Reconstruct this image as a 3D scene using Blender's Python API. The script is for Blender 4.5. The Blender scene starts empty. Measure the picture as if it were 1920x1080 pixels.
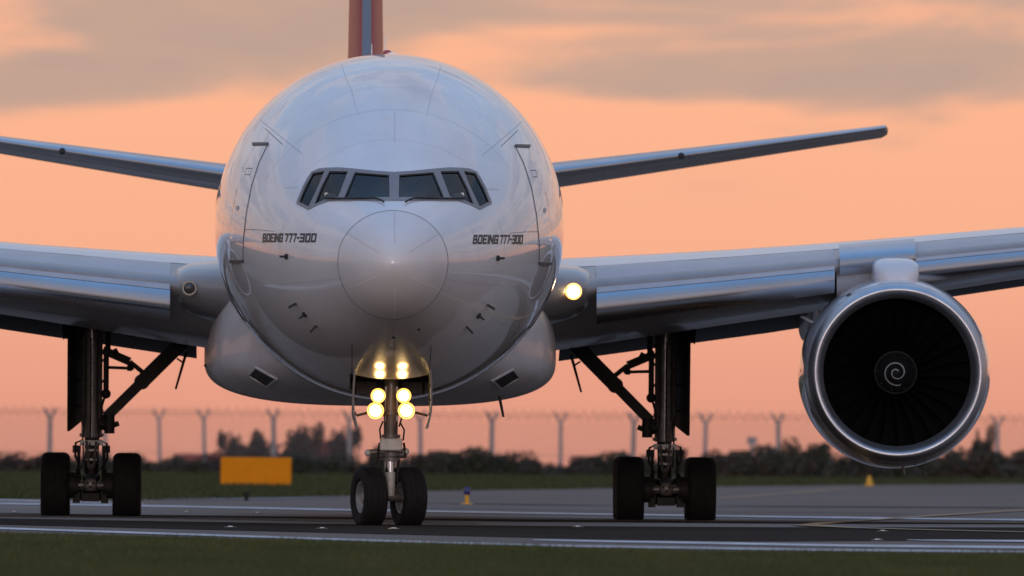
import bpy, bmesh, math, random
import numpy as np
from mathutils import Vector, Matrix
from mathutils.geometry import delaunay_2d_cdt

R = math.radians
rng = np.random.default_rng(7)
random.seed(7)
sc = bpy.context.scene
col = sc.collection

# ------------------------------------------------------------------ camera
F_PX = 34177.0
CAM = np.array([-2.226, -349.26, 1.511])
YAW, PITCH, ROLL = 0.01365, 0.008347, 0.007472
_c, _s = math.cos(YAW), math.sin(YAW)
_R0, _F0, _U0 = np.array([_c, -_s, 0]), np.array([_s, _c, 0]), np.array([0, 0, 1.0])
_FW = _F0 * math.cos(PITCH) + _U0 * math.sin(PITCH)
_UP = -_F0 * math.sin(PITCH) + _U0 * math.cos(PITCH)
_RI = _R0 * math.cos(ROLL) + _UP * math.sin(ROLL)
_UI = _UP * math.cos(ROLL) - _R0 * math.sin(ROLL)
cd = bpy.data.cameras.new('camera')
cam = bpy.data.objects.new('camera', cd); col.objects.link(cam)
M = Matrix.Identity(4)
for i in range(3):
    M[i][0], M[i][1], M[i][2], M[i][3] = _RI[i], _UI[i], -_FW[i], CAM[i]
cam.matrix_world = M
cd.sensor_fit = 'HORIZONTAL'; cd.sensor_width = 36.0
cd.lens = F_PX / 1920 * 36
cd.clip_start = 5; cd.clip_end = 60000
cd.dof.use_dof = True; cd.dof.focus_distance = 316; cd.dof.aperture_fstop = 3.6
sc.camera = cam

# ------------------------------------------------------------------ render settings, exposure
sc.render.engine = 'CYCLES'
sc.cycles.use_denoising = True
sc.cycles.max_bounces = 8; sc.cycles.transparent_max_bounces = 12
sc.cycles.sample_clamp_indirect = 6
sc.view_settings.view_transform = 'Standard'
sc.view_settings.look = 'None'
sc.view_settings.exposure = 0.0
sc.view_settings.gamma = 1.0
sc.view_settings.use_curve_mapping = False

# ------------------------------------------------------------------ sky (dusk) and sun
SUN_AZ, SUN_EL = R(183), R(4.0)         # azimuth clockwise from +Y (straight ahead)
w = bpy.data.worlds.new('World'); sc.world = w; w.use_nodes = True
nt = w.node_tree; nt.nodes.clear()
def N(t, **kw):
    n = nt.nodes.new(t)
    for k, v in kw.items(): setattr(n, k, v)
    return n
def L(a, b): nt.links.new(a, b)
def mth(op, a, b=None, c=None, clamp=False):
    n = N('ShaderNodeMath', operation=op, use_clamp=clamp)
    for i, v in enumerate((a, b, c)):
        if v is None: continue
        if isinstance(v, (int, float)): n.inputs[i].default_value = v
        else: L(v, n.inputs[i])
    return n.outputs[0]
def smooth(v, lo, hi):
    n = N('ShaderNodeMapRange', interpolation_type='SMOOTHSTEP')
    L(v, n.inputs[0]); n.inputs[1].default_value = lo; n.inputs[2].default_value = hi
    return n.outputs[0]
def mixc(f, a, b):
    n = N('ShaderNodeMix', data_type='RGBA')
    if isinstance(f, (int, float)): n.inputs[0].default_value = f
    else: L(f, n.inputs[0])
    for i, v in ((6, a), (7, b)):
        if isinstance(v, tuple): n.inputs[i].default_value = (*v, 1)
        else: L(v, n.inputs[i])
    return n.outputs[2]
tc = N('ShaderNodeTexCoord')
nrm = N('ShaderNodeVectorMath', operation='NORMALIZE'); L(tc.outputs['Generated'], nrm.inputs[0])
sep = N('ShaderNodeSeparateXYZ'); L(nrm.outputs[0], sep.inputs[0])
dx, dy, dz = sep.outputs
T = lambda z: max(z + .006, 0) ** .45
tz = mth('POWER', mth('MAXIMUM', mth('ADD', dz, .006), 0.0), .45)
ramp = N('ShaderNodeValToRGB'); L(tz, ramp.inputs[0])
stops = [(-.006, (.60, .235, .18)), (-.001, (.76, .32, .23)), (.004, (.87, .375, .255)), (.011, (1.0, .465, .285)),
         (.02, (1.04, .50, .30)), (.035, (1.0, .50, .32)), (.08, (.80, .49, .37)), (.16, (.56, .50, .52)),
         (.32, (.44, .57, .80)), (.6, (.38, .60, .97)), (1.0, (.26, .55, 1.08))]
els = ramp.color_ramp.elements
while len(els) < len(stops): els.new(.5)
for e, (z, c) in zip(els, stops): e.position = T(z); e.color = (*c, 1)
sky = N('ShaderNodeTexSky', sky_type='NISHITA')
sky.sun_disc = False; sky.sun_elevation = SUN_EL; sky.sun_rotation = SUN_AZ
sky.air_density = 1.2; sky.dust_density = 1.5; sky.ozone_density = 2.0
nsc = N('ShaderNodeVectorMath', operation='SCALE'); L(sky.outputs[0], nsc.inputs[0]); nsc.inputs['Scale'].default_value = 0.15
base = mixc(mth('MULTIPLY', smooth(dz, .05, .5), .25), ramp.outputs[0], nsc.outputs[0])
# the sky is dimmest at right angles to the sun
side = mth('SUBTRACT', 1.0, mth('MULTIPLY', smooth(mth('ABSOLUTE', dx), .25, .95), .48))
sds = N('ShaderNodeVectorMath', operation='SCALE'); L(base, sds.inputs[0]); L(side, sds.inputs['Scale'])
base = sds.outputs[0]
# pale afterglow around the sun, low behind the camera
away = smooth(dy, -.45, -1.0)
base = mixc(mth('MULTIPLY', mth('MULTIPLY', away, smooth(dz, .70, .12)), .9), base, (2.25, 1.82, 1.85))
# low bank of stratus seen through the long lens
cmb = N('ShaderNodeCombineXYZ')
L(mth('MULTIPLY', dx, 30.0), cmb.inputs[0]); L(mth('MULTIPLY', dy, 30.0), cmb.inputs[1]); L(mth('MULTIPLY', dz, 150.0), cmb.inputs[2])
n1 = N('ShaderNodeTexNoise'); L(cmb.outputs[0], n1.inputs['Vector'])
n1.inputs['Scale'].default_value = 1.6; n1.inputs['Detail'].default_value = 7; n1.inputs['Roughness'].default_value = .55; n1.inputs['Distortion'].default_value = .3
band = mth('MULTIPLY', smooth(mth('ADD', dz, mth('MULTIPLY', dx, -.02)), .0170, .0196), smooth(dz, .06, .03))
lat = smooth(dx, -.017, -.004)
cl = mth('ADD', mth('MULTIPLY', mth('MULTIPLY', band, lat), .15), mth('ADD', mth('MULTIPLY', n1.outputs[0], 1.0), mth('MULTIPLY', band, .10)))
low = mth('MULTIPLY', smooth(cl, .565, .75), smooth(dz, .012, .02))
low = mth('MULTIPLY', low, smooth(dz, .12, .04))
base = mixc(mth('MULTIPLY', low, .86), base, mixc(smooth(n1.outputs[0], .35, .7), (.60, .40, .31), (.47, .355, .305)))
# broken cloud over the rest of the dome, laid out on a flat ceiling
inv = mth('DIVIDE', 1.0, mth('ADD', mth('MAXIMUM', dz, 0.0), .10))
cm2 = N('ShaderNodeCombineXYZ'); L(mth('MULTIPLY', dx, inv), cm2.inputs[0]); L(mth('MULTIPLY', dy, inv), cm2.inputs[1])
n2 = N('ShaderNodeTexNoise'); L(cm2.outputs[0], n2.inputs['Vector'])
n2.inputs['Scale'].default_value = 1.1; n2.inputs['Detail'].default_value = 7; n2.inputs['Roughness'].default_value = .58
n2b = mth('ADD', n2.outputs[0], mth('ADD', mth('MULTIPLY', smooth(dx, -.3, -.8), .09), mth('MULTIPLY', smooth(dx, .4, .9), .04)))
c2 = mth('MULTIPLY', smooth(n2b, .46, .56), smooth(dz, .02, .08))
c2 = mth('MULTIPLY', c2, smooth(dz, .95, .35))
base = mixc(mth('MULTIPLY', c2, .85), base, mixc(smooth(n2b, .49, .60), (.92, .76, .70), (.34, .33, .40)))
bg = N('ShaderNodeBackground'); L(base, bg.inputs[0]); bg.inputs[1].default_value = 0.95
L(bg.outputs[0], N('ShaderNodeOutputWorld').inputs[0])

sd = bpy.data.lights.new('sun', 'SUN'); sd.energy = 0.36; sd.angle = R(12); sd.color = (1, .80, .72)
so = bpy.data.objects.new('sun', sd); col.objects.link(so)
sdir = Vector((math.sin(SUN_AZ) * math.cos(SUN_EL), math.cos(SUN_AZ) * math.cos(SUN_EL), math.sin(SUN_EL)))
so.rotation_euler = sdir.to_track_quat('Z', 'Y').to_euler()
so.location = (60, 30, 30)

# ------------------------------------------------------------------ layout helpers (photo pixel -> place)
def ray(px, py):
    d = _FW + _RI * ((px - 960) / F_PX) + _UI * ((540 - py) / F_PX)
    return d
def at(px, py, Y):                    # point on the vertical plane y = Y
    d = ray(px, py); t = (Y - CAM[1]) / d[1]
    return CAM + d * t
def gp(px, py, z=0.0):                # point on the ground
    d = ray(px, py); t = (z - CAM[2]) / d[2]
    return CAM + d * t

# ------------------------------------------------------------------ materials
MATS = {}
def mat(name, base=(.5, .5, .5), rough=.5, metal=0., coat=0., coat_rough=.05, coat_ior=1.5, var=0., vscale=2., vstretch=(1, 1, 1),
        var_col=None, bump=0., bscale=30., emit=None, estr=0., rvar=0., spec=.5):
    m = bpy.data.materials.new(name); m.use_nodes = True
    t = m.node_tree; p = t.nodes['Principled BSDF']
    p.inputs['Base Color'].default_value = (*base, 1); p.inputs['Roughness'].default_value = rough
    p.inputs['Metallic'].default_value = metal; p.inputs['Coat Weight'].default_value = coat
    p.inputs['Coat Roughness'].default_value = coat_rough; p.inputs['Coat IOR'].default_value = coat_ior
    p.inputs['Specular IOR Level'].default_value = spec
    if emit: p.inputs['Emission Color'].default_value = (*emit, 1); p.inputs['Emission Strength'].default_value = estr
    if var or bump or rvar:
        tcn = t.nodes.new('ShaderNodeTexCoord'); mp = t.nodes.new('ShaderNodeMapping'); mp.inputs['Scale'].default_value = vstretch
        t.links.new(tcn.outputs['Object'], mp.inputs[0])
        nz = t.nodes.new('ShaderNodeTexNoise'); nz.inputs['Scale'].default_value = vscale; nz.inputs['Detail'].default_value = 6; nz.inputs['Roughness'].default_value = .6
        t.links.new(mp.outputs[0], nz.inputs['Vector'])
    if var:
        mr = t.nodes.new('ShaderNodeMapRange'); mr.inputs[1].default_value = .35; mr.inputs[2].default_value = .68
        t.links.new(nz.outputs[0], mr.inputs[0])
        mx = t.nodes.new('ShaderNodeMix'); mx.data_type = 'RGBA'
        t.links.new(mr.outputs[0], mx.inputs[0])
        c2 = var_col if var_col else tuple(c * (1 - var) for c in base)
        mx.inputs[6].default_value = (*base, 1); mx.inputs[7].default_value = (*c2, 1)
        t.links.new(mx.outputs[2], p.inputs['Base Color'])
    if rvar:
        mr2 = t.nodes.new('ShaderNodeMapRange'); t.links.new(nz.outputs[0], mr2.inputs[0])
        mr2.inputs[1].default_value = .3; mr2.inputs[2].default_value = .7
        mr2.inputs[3].default_value = max(rough - rvar, .02); mr2.inputs[4].default_value = min(rough + rvar, 1)
        t.links.new(mr2.outputs[0], p.inputs['Roughness'])
    if bump:
        nb = t.nodes.new('ShaderNodeTexNoise'); nb.inputs['Scale'].default_value = bscale; nb.inputs['Detail'].default_value = 5
        t.links.new(mp.outputs[0], nb.inputs['Vector'])
        bp = t.nodes.new('ShaderNodeBump'); bp.inputs['Strength'].default_value = bump; bp.inputs['Distance'].default_value = .02
        t.links.new(nb.outputs[0], bp.inputs['Height']); t.links.new(bp.outputs[0], p.inputs['Normal'])
    MATS[name] = m
    return m

mat('white_paint', (.74, .74, .75), .32, coat=1.0, coat_rough=.03, coat_ior=1.58, var=.13, vscale=1.3, vstretch=(1, .35, 1), rvar=.08, bump=.035, bscale=1.4)
mat('radome_paint', (.70, .69, .69), .38, coat=.6, coat_rough=.12, var=.06, vscale=2)
mat('fairing_paint', (.58, .565, .56), .45, coat=.12, coat_rough=.08, var=.14, vscale=1.2)
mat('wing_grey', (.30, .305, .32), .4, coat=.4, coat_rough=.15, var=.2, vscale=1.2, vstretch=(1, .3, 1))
mat('root_paint', (.27, .275, .29), .3, coat=.8, coat_rough=.1, var=.15, vscale=2)
mat('wing_grey_lit', (.62, .63, .65), .3, coat=.9, coat_rough=.08, var=.12, vscale=1.0, vstretch=(1, .3, 1))  # paler copy of the wing grey, sky light put into its colour
mat('fin_edge', (.20, .21, .23), .4, metal=.3)
mat('bare_metal', (.60, .62, .66), .28, metal=1.0, var=.14, vscale=1.5, vstretch=(.25, .25, 1.5), rvar=.05)
mat('flap_grey', (.07, .066, .062), .7, spec=.2)
mat('slat_paint', (.44, .45, .48), .35, coat=.4, coat_rough=.15, var=.12, vscale=1.5)
mat('lip_metal', (.60, .61, .64), .44, metal=1.0, var=.12, vscale=2, rvar=.05)
mat('cowl_paint', (.66, .68, .72), .3, coat=1.0, coat_rough=.05, var=.08, vscale=1.4)
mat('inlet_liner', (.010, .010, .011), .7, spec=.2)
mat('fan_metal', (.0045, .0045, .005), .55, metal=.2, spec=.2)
mat('black_paint', (.012, .012, .013), .35)
mat('dull_black', (.02, .02, .021), .7)
mat('spiral_white', (.34, .34, .34), .5)
mat('seam', (.10, .10, .105), .6)
mat('seam_soft', (.48, .48, .50), .5)
mat('seam_mid', (.22, .22, .23), .5)
mat('seam_faint', (.60, .60, .61), .45)
mat('strip_white', (.85, .85, .85), .35)
mat('frame_grey', (.22, .215, .225), .42, var=.15, vscale=6)
mat('gasket', (.02, .02, .02), .6)
mat('sill_metal', (.08, .075, .07), .5)
mat('fin_red', (.38, .028, .020), .5, coat=.15, coat_rough=.2, spec=.25, var=.15, vscale=.8)
mat('beacon_red', (.35, .008, .01), .2, coat=1)
mat('gear_grey', (.12, .108, .096), .45, coat=.2, var=.45, vscale=7)
mat('gear_dark', (.022, .020, .018), .6, spec=.2, var=.4, vscale=9)
mat('gear_white', (.50, .48, .43), .4, var=.3, vscale=9)
mat('chrome', (.75, .75, .76), .18, metal=1)
mat('door_inner', (.16, .155, .15), .5, var=.3, vscale=6)
mat('rubber', (.008, .0075, .0075), .8, spec=.2, var=.4, vscale=8, var_col=(.014, .0125, .012), bump=.25, bscale=60)
mat('rim', (.24, .24, .24), .4, metal=.3, var=.3, vscale=8)
mat('bay_dark', (.12, .115, .10), .6, var=.3, vscale=5)
mat('cockpit_dark', (.045, .05, .055), .8)
mat('cockpit_panel', (.06, .065, .07), .7)
mat('cabin_glass', (.03, .035, .045), .12, coat=1)
mat('letter_black', (.012, .012, .016), .4)
mat('lamp_housing', (.5, .48, .44), .3, metal=.8)
mat('lamp_dark', (.05, .05, .045), .08, coat=1, coat_rough=.02)
mat('lamp_lit', (1, .9, .7), .3, emit=(1.0, .66, .26), estr=25.)
mat('halo_glow', (1, .85, .6), .3, emit=(1.0, .40, .05), estr=2.6)  # orange emission imitating the lens halo around lit lamps
mat('uniform', (.012, .016, .035), .8)
mat('shirt', (.55, .58, .62), .8)
mat('skin', (.42, .24, .17), .55)
mat('hair', (.025, .018, .014), .7)
mat('paper', (.75, .78, .76), .8)
mat('line_white', (.62, .62, .64), .55, var=.4, vscale=1.2, vstretch=(1, .15, 1), var_col=(.34, .34, .36))
mat('line_yellow', (.45, .23, .05), .6, var=.5, vscale=.9, vstretch=(1, .1, 1), var_col=(.20, .15, .10))
mat('sign_yellow', (.74, .25, .004), .6, var=.10, vscale=3, spec=.1)
mat('post_yellow', (.70, .36, .02), .5)
mat('blue_lens', (.02, .03, .16), .25)
mat('concrete_post', (.34, .32, .32), .8, var=.35, vscale=5)
mat('wire', (.14, .14, .15), .5, metal=.5)
mat('container_red', (.30, .045, .04), .6, var=.3, vscale=1.5)
mat('container_dark', (.14, .03, .03), .6)
mat('bark', (.07, .055, .045), .9, var=.3, vscale=8)
for i, c in enumerate([(.045, .050, .030), (.060, .052, .036), (.052, .038, .032)]):
    mat('leaf%d' % i, c, .7, var=.5, vscale=5)
mat('blade', (.042, .064, .019), .7, var=.6, vscale=.45, var_col=(.112, .106, .040), spec=.15)
mat('far_blade', (.040, .060, .020), .7, var=.6, vscale=.4, var_col=(.082, .078, .034), spec=.15)

def ground_mat(name, c1, c2, c3, rough, s1, s2, stretch, bump=.2, bscale=12, spec=.2):
    m = bpy.data.materials.new(name); m.use_nodes = True; t = m.node_tree; p = t.nodes['Principled BSDF']
    tcn = t.nodes.new('ShaderNodeTexCoord'); mp = t.nodes.new('ShaderNodeMapping'); mp.inputs['Scale'].default_value = stretch
    t.links.new(tcn.outputs['Object'], mp.inputs[0])
    def nz(s, d=6):
        n = t.nodes.new('ShaderNodeTexNoise'); n.inputs['Scale'].default_value = s; n.inputs['Detail'].default_value = d
        t.links.new(mp.outputs[0], n.inputs['Vector']); return n
    def mr(n, a, b):
        r = t.nodes.new('ShaderNodeMapRange'); r.inputs[1].default_value = a; r.inputs[2].default_value = b
        t.links.new(n.outputs[0], r.inputs[0]); return r
    def mx(f, a, b):
        x = t.nodes.new('ShaderNodeMix'); x.data_type = 'RGBA'; t.links.new(f.outputs[0], x.inputs[0])
        for i, v in ((6, a), (7, b)):
            if isinstance(v, tuple): x.inputs[i].default_value = (*v, 1)
            else: t.links.new(v.outputs[2], x.inputs[i])
        return x
    a = mx(mr(nz(s1), .35, .65), c1, c2)
    b = mx(mr(nz(s2, 8), .5, .75), a, c3)
    t.links.new(b.outputs[2], p.inputs['Base Color'])
    p.inputs['Roughness'].default_value = rough
    p.inputs['Specular IOR Level'].default_value = spec
    bp = t.nodes.new('ShaderNodeBump'); bp.inputs['Strength'].default_value = bump; bp.inputs['Distance'].default_value = .02
    t.links.new(nz(bscale).outputs[0], bp.inputs['Height']); t.links.new(bp.outputs[0], p.inputs['Normal'])
    MATS[name] = m
ground_mat('grass_ground', (.046, .060, .020), (.066, .070, .028), (.085, .070, .034), .9, .35, .08, (1, .3, 1), .4)
ground_mat('asphalt', (.145, .109, .090), (.175, .130, .108), (.11, .085, .072), .85, .25, .06, (1, .2, 1))
ground_mat('asphalt_mid', (.22, .182, .155), (.25, .208, .178), (.17, .138, .118), .85, .25, .07, (1, .2, 1), spec=.12)
ground_mat('asphalt_dark', (.022, .016, .012), (.030, .022, .017), (.015, .011, .008), .9, .3, .08, (1, .2, 1), spec=.03)
ground_mat('concrete', (.16, .155, .155), (.20, .19, .185), (.12, .115, .115), .75, .3, .07, (1, .2, 1))
ground_mat('terrain', (.045, .05, .03), (.06, .06, .035), (.05, .045, .03), .95, .01, .004, (1, 1, 1))

# glass: dark tinted pane that still lets the cockpit show
def glass(name, tint):
    g = bpy.data.materials.new(name); g.use_nodes = True; t = g.node_tree; t.nodes.clear()
    o = t.nodes.new('ShaderNodeOutputMaterial'); mx = t.nodes.new('ShaderNodeMixShader'); fr = t.nodes.new('ShaderNodeFresnel'); fr.inputs[0].default_value = 1.38
    tr = t.nodes.new('ShaderNodeBsdfTransparent'); tr.inputs[0].default_value = (*tint, 1)
    gl = t.nodes.new('ShaderNodeBsdfGlossy'); gl.inputs['Roughness'].default_value = .03
    t.links.new(fr.outputs[0], mx.inputs[0]); t.links.new(tr.outputs[0], mx.inputs[1]); t.links.new(gl.outputs[0], mx.inputs[2]); t.links.new(mx.outputs[0], o.inputs[0])
    MATS[name] = g
glass('cockpit_glass', (.34, .42, .44))

# ------------------------------------------------------------------ mesh helpers
class MB:
    def __init__(s): s.v = []; s.f = []
    def add(s, verts, faces):
        b = len(s.v); s.v.extend([tuple(map(float, p)) for p in verts]); s.f.extend([tuple(i + b for i in f) for f in faces]); return s
    def box(s, c, d, rot=None):
        c = np.array(c, float); h = np.array(d, float) / 2
        P = np.array([(x, y, z) for x in (-1, 1) for y in (-1, 1) for z in (-1, 1)]) * h
        if rot is not None: P = P @ np.array(rot).T
        return s.add(P + c, [(0, 1, 3, 2), (4, 6, 7, 5), (0, 4, 5, 1), (2, 3, 7, 6), (0, 2, 6, 4), (1, 5, 7, 3)])
    def beam(s, p0, p1, w, h, up=(0, 1, 0)):          # box from p0 to p1
        p0, p1 = np.array(p0, float), np.array(p1, float); d = p1 - p0; l = np.linalg.norm(d); d /= l
        u = np.array(up, float); r = np.cross(d, u); r /= np.linalg.norm(r); u = np.cross(r, d)
        rot = np.stack([r, d, u], 1)
        return s.box((p0 + p1) / 2, (w, l, h), rot)
    def tube(s, p0, p1, r0, r1=None, n=14, cap=True):
        r1 = r0 if r1 is None else r1
        p0, p1 = np.array(p0, float), np.array(p1, float); d = p1 - p0; d = d / np.linalg.norm(d)
        a = np.array([0, 0, 1.]) if abs(d[2]) < .9 else np.array([1., 0, 0])
        u = np.cross(d, a); u /= np.linalg.norm(u); v = np.cross(d, u)
        V = []
        for p, r in ((p0, r0), (p1, r1)):
            for k in range(n):
                t = 2 * math.pi * k / n; V.append(p + (u * math.cos(t) + v * math.sin(t)) * r)
        Fc = [(k, (k + 1) % n, n + (k + 1) % n, n + k) for k in range(n)]
        if cap: Fc += [tuple(range(n - 1, -1, -1)), tuple(range(n, 2 * n))]
        return s.add(V, Fc)
    def path(s, pts, r, n=8):
        pts = [np.array(p, float) for p in pts]; V = []; Fc = []
        for i, p in enumerate(pts):
            d = pts[min(i + 1, len(pts) - 1)] - pts[max(i - 1, 0)]; d = d / np.linalg.norm(d)
            a = np.array([0, 0, 1.]) if abs(d[2]) < .8 else np.array([0, 1., 0])
            u = np.cross(d, a); u /= np.linalg.norm(u); v = np.cross(d, u)
            for k in range(n):
                t = 2 * math.pi * k / n; V.append(p + (u * math.cos(t) + v * math.sin(t)) * r)
        for i in range(len(pts) - 1):
            for k in range(n): Fc.append((i * n + k, i * n + (k + 1) % n, (i + 1) * n + (k + 1) % n, (i + 1) * n + k))
        Fc += [tuple(range(n - 1, -1, -1)), tuple(range((len(pts) - 1) * n, len(pts) * n))]
        return s.add(V, Fc)
    def lathe(s, prof, axis='y', o=(0, 0, 0), n=64, closed=False):  # prof: (r, t) along the axis
        V = []; Fc = []
        for r, t in prof:
            for k in range(n):
                a = 2 * math.pi * k / n; c_, s_ = r * math.cos(a), r * math.sin(a)
                V.append({'y': (o[0] + c_, o[1] + t, o[2] + s_), 'x': (o[0] + t, o[1] + c_, o[2] + s_), 'z': (o[0] + c_, o[1] + s_, o[2] + t)}[axis])
        m = len(prof)
        for i in range(m if closed else m - 1):
            j = (i + 1) % m
            for k in range(n): Fc.append((i * n + k, i * n + (k + 1) % n, j * n + (k + 1) % n, j * n + k))
        return s.add(V, Fc)
    def ball(s, c, r, n=12):
        r = (r, r, r) if isinstance(r, (int, float)) else r
        V = []; Fc = []
        for i in range(n + 1):
            p = math.pi * i / n
            for k in range(2 * n):
                t = math.pi * k / n; V.append((c[0] + r[0] * math.sin(p) * math.cos(t), c[1] + r[1] * math.sin(p) * math.sin(t), c[2] + r[2] * math.cos(p)))
        for i in range(n):
            for k in range(2 * n): Fc.append((i * 2 * n + k, (i + 1) * 2 * n + k, (i + 1) * 2 * n + (k + 1) % (2 * n), i * 2 * n + (k + 1) % (2 * n)))
        return s.add(V, Fc)
    def loft(s, secs, closed=True, caps=True):
        n = len(secs[0]); V = [p for q in secs for p in q]; Fc = []
        for i in range(len(secs) - 1):
            for k in range(n if closed else n - 1): Fc.append((i * n + k, i * n + (k + 1) % n, (i + 1) * n + (k + 1) % n, (i + 1) * n + k))
        if caps and closed: Fc += [tuple(range(n - 1, -1, -1)), tuple(range((len(secs) - 1) * n, len(secs) * n))]
        return s.add(V, Fc)
    def build(s, name, m, parent=None, smooth=True, angle=35, fix=True, loc=None):
        me = bpy.data.meshes.new(name); me.from_pydata(s.v, [], s.f); me.update()
        if fix:
            bm = bmesh.new(); bm.from_mesh(me); bmesh.ops.remove_doubles(bm, verts=bm.verts, dist=1e-5)
            bmesh.ops.recalc_face_normals(bm, faces=bm.faces); bm.to_mesh(me); bm.free()
        return link(name, me, m, parent, smooth, angle, loc)
def link(name, me, m, parent=None, smooth=True, angle=35, loc=None):
    if m: me.materials.append(MATS[m] if isinstance(m, str) else m)
    if smooth:
        me.polygons.foreach_set('use_smooth', [True] * len(me.polygons))
        if angle: me.set_sharp_from_angle(angle=R(angle))
    o = bpy.data.objects.new(name, me); col.objects.link(o)
    if parent: o.parent = parent
    if loc is not None: o.location = loc
    return o
def tag(o, label, cat, group=None, kind=None):
    o['label'] = label; o['category'] = cat
    if group: o['group'] = group
    if kind: o['kind'] = kind
    return o
def empty(name, loc=(0, 0, 0), rz=0, parent=None):
    o = bpy.data.objects.new(name, None); col.objects.link(o); o.location = loc; o.rotation_euler = (0, 0, rz); o.empty_display_size = .2
    if parent: o.parent = parent
    return o
def copy_tree(o, parent=None):
    c = o.copy(); col.objects.link(c); c.parent = parent
    for ch in list(o.children): copy_tree(ch, c)
    return c
def mirror(mb):
    q = MB(); q.v = [(-x, y, z) for x, y, z in mb.v]; q.f = [tuple(reversed(f)) for f in mb.f]; return q
def spline(xs, ys):                    # natural cubic spline
    xs = np.array(xs, float); ys = np.array(ys, float); n = len(xs); h = np.diff(xs)
    A = np.eye(n); b = np.zeros(n)
    for i in range(1, n - 1):
        A[i, i - 1] = h[i - 1]; A[i, i] = 2 * (h[i - 1] + h[i]); A[i, i + 1] = h[i]
        b[i] = 6 * ((ys[i + 1] - ys[i]) / h[i] - (ys[i] - ys[i - 1]) / h[i - 1])
    m = np.linalg.solve(A, b)
    def f(x):
        x = np.clip(np.asarray(x, float), xs[0], xs[-1]); i = np.clip(np.searchsorted(xs, x) - 1, 0, n - 2)
        t0 = xs[i + 1] - x; t1 = x - xs[i]; hh = h[i]
        return (m[i] * t0 ** 3 + m[i + 1] * t1 ** 3) / (6 * hh) + (ys[i] / hh - m[i] * hh / 6) * t0 + (ys[i + 1] / hh - m[i + 1] * hh / 6) * t1
    return f

# ------------------------------------------------------------------ body surfaces (cross-sections along the fuselage)
S0 = 37.1                              # station of the main gear behind the nose tip; y = s - S0
class Body:
    def __init__(b, knots, n=2.0, smax=12.0, sqrt_u=True):
        s = np.array([k[0] for k in knots], float); b.n = n
        b.u = (lambda x: np.sqrt(np.maximum(x, 0))) if sqrt_u else (lambda x: np.asarray(x, float))
        ue = b.u(np.linspace(s[0], s[-1], 6000))
        U = np.linspace(b.u(s[0]), b.u(s[-1]), 4000); b.U = U; b.tab = []
        for j in range(1, 5):
            y = spline(b.u(s), [k[j] for k in knots])(U)
            k = 61; ker = np.hanning(k + 2)[1:-1]; ker /= ker.sum()
            ext = np.concatenate([2 * y[0] - y[k:0:-1], y, 2 * y[-1] - y[-2:-k - 2:-1]])
            b.tab.append(np.convolve(ext, ker, 'same')[k:-k])
        b.sg = np.concatenate([np.linspace(0, 1, 500) ** 2 * min(1.0, smax), np.linspace(1.0, smax, 1800)]) if sqrt_u else np.linspace(s[0], smax, 2200)
        b.sg = np.unique(b.sg)
    def prm(b, s): return [np.interp(b.u(s), b.U, t) for t in b.tab]        # a, ztop, zbot, zwide
    def G(b, x, s, z):
        a, zt, zb, zw = b.prm(s); a = np.maximum(a, 1e-4)
        h = np.maximum(np.where(z >= zw, zt - zw, zw - zb), 1e-4)
        return np.abs(x / a) ** b.n + np.abs((z - zw) / h) ** b.n - 1
    def front(b, x, z):                # station where the ray along +y meets the surface
        g = b.G(np.full_like(b.sg, x), b.sg, np.full_like(b.sg, z))
        i = np.argmax(g <= 0)
        if g[i] > 0: return b.sg[np.argmin(g)]
        if i == 0: return b.sg[0]
        t = g[i - 1] / (g[i - 1] - g[i]); return b.sg[i - 1] + t * (b.sg[i] - b.sg[i - 1])
    def normal(b, p):
        x, y, z = p; s = y + S0; e = 1e-3
        g = np.array([b.G(x + e, s, z) - b.G(x - e, s, z), b.G(x, s + e, z) - b.G(x, max(s - e, 0), z), b.G(x, s, z + e) - b.G(x, s, z - e)])
        return g / (np.linalg.norm(g) + 1e-12)
    def hit(b, px, py, off=0.0):       # photo pixel -> point on this surface
        y = -33.0
        for _ in range(7):
            p = at(px, py, y); y = b.front(p[0], p[2]) - S0
        p = np.array([p[0], y, p[2]])
        return p + b.normal(p) * off if off else p
    def ring(b, s, n, phi0=-math.pi, phi1=math.pi, off=0.0):
        a, zt, zb, zw = b.prm(s); P = []
        for k in range(n):
            f = phi0 + (phi1 - phi0) * k / n; c_, s_ = math.cos(f), math.sin(f)
            e = 2 / b.n
            P.append((math.copysign(abs(s_) ** e, s_) * (a + off), s - S0, zw + math.copysign(abs(c_) ** e, c_) * ((zt - zw if c_ >= 0 else zw - zb) + off)))
        return P
# knots: station, half width, top, bottom, height of the widest point
NOSE = Body([(0, 0, 4.53, 4.53, 4.53), (.15, .345, 4.88, 4.20, 4.535), (.5, .645, 5.17, 3.87, 4.55), (1.1, .945, 5.44, 3.575, 4.57), (1.6, 1.17, 5.63, 3.40, 4.59),
             (2.2, 1.45, 5.87, 3.20, 4.62), (3, 1.80, 6.24, 2.97, 4.68), (4, 2.16, 6.73, 2.74, 4.76), (5, 2.45, 7.17, 2.56, 4.87), (6, 2.68, 7.54, 2.42, 4.98),
             (7, 2.86, 7.84, 2.32, 5.08), (8, 2.985, 8.07, 2.26, 5.17), (9.5, 3.075, 8.27, 2.215, 5.25), (11, 3.1, 8.345, 2.2, 5.275), (12.5, 3.105, 8.355, 2.2, 5.28),
             (20, 3.105, 8.355, 2.2, 5.28), (35, 3.105, 8.355, 2.2, 5.28), (50, 3.105, 8.355, 2.2, 5.28), (54, 3.07, 8.35, 2.4, 5.3), (60, 2.55, 8.3, 3.6, 5.8), (66, 1.7, 8.1, 5.0, 6.5), (71, .75, 7.8, 6.3, 7.0), (73, .25, 7.4, 6.9, 7.15)])
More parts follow.
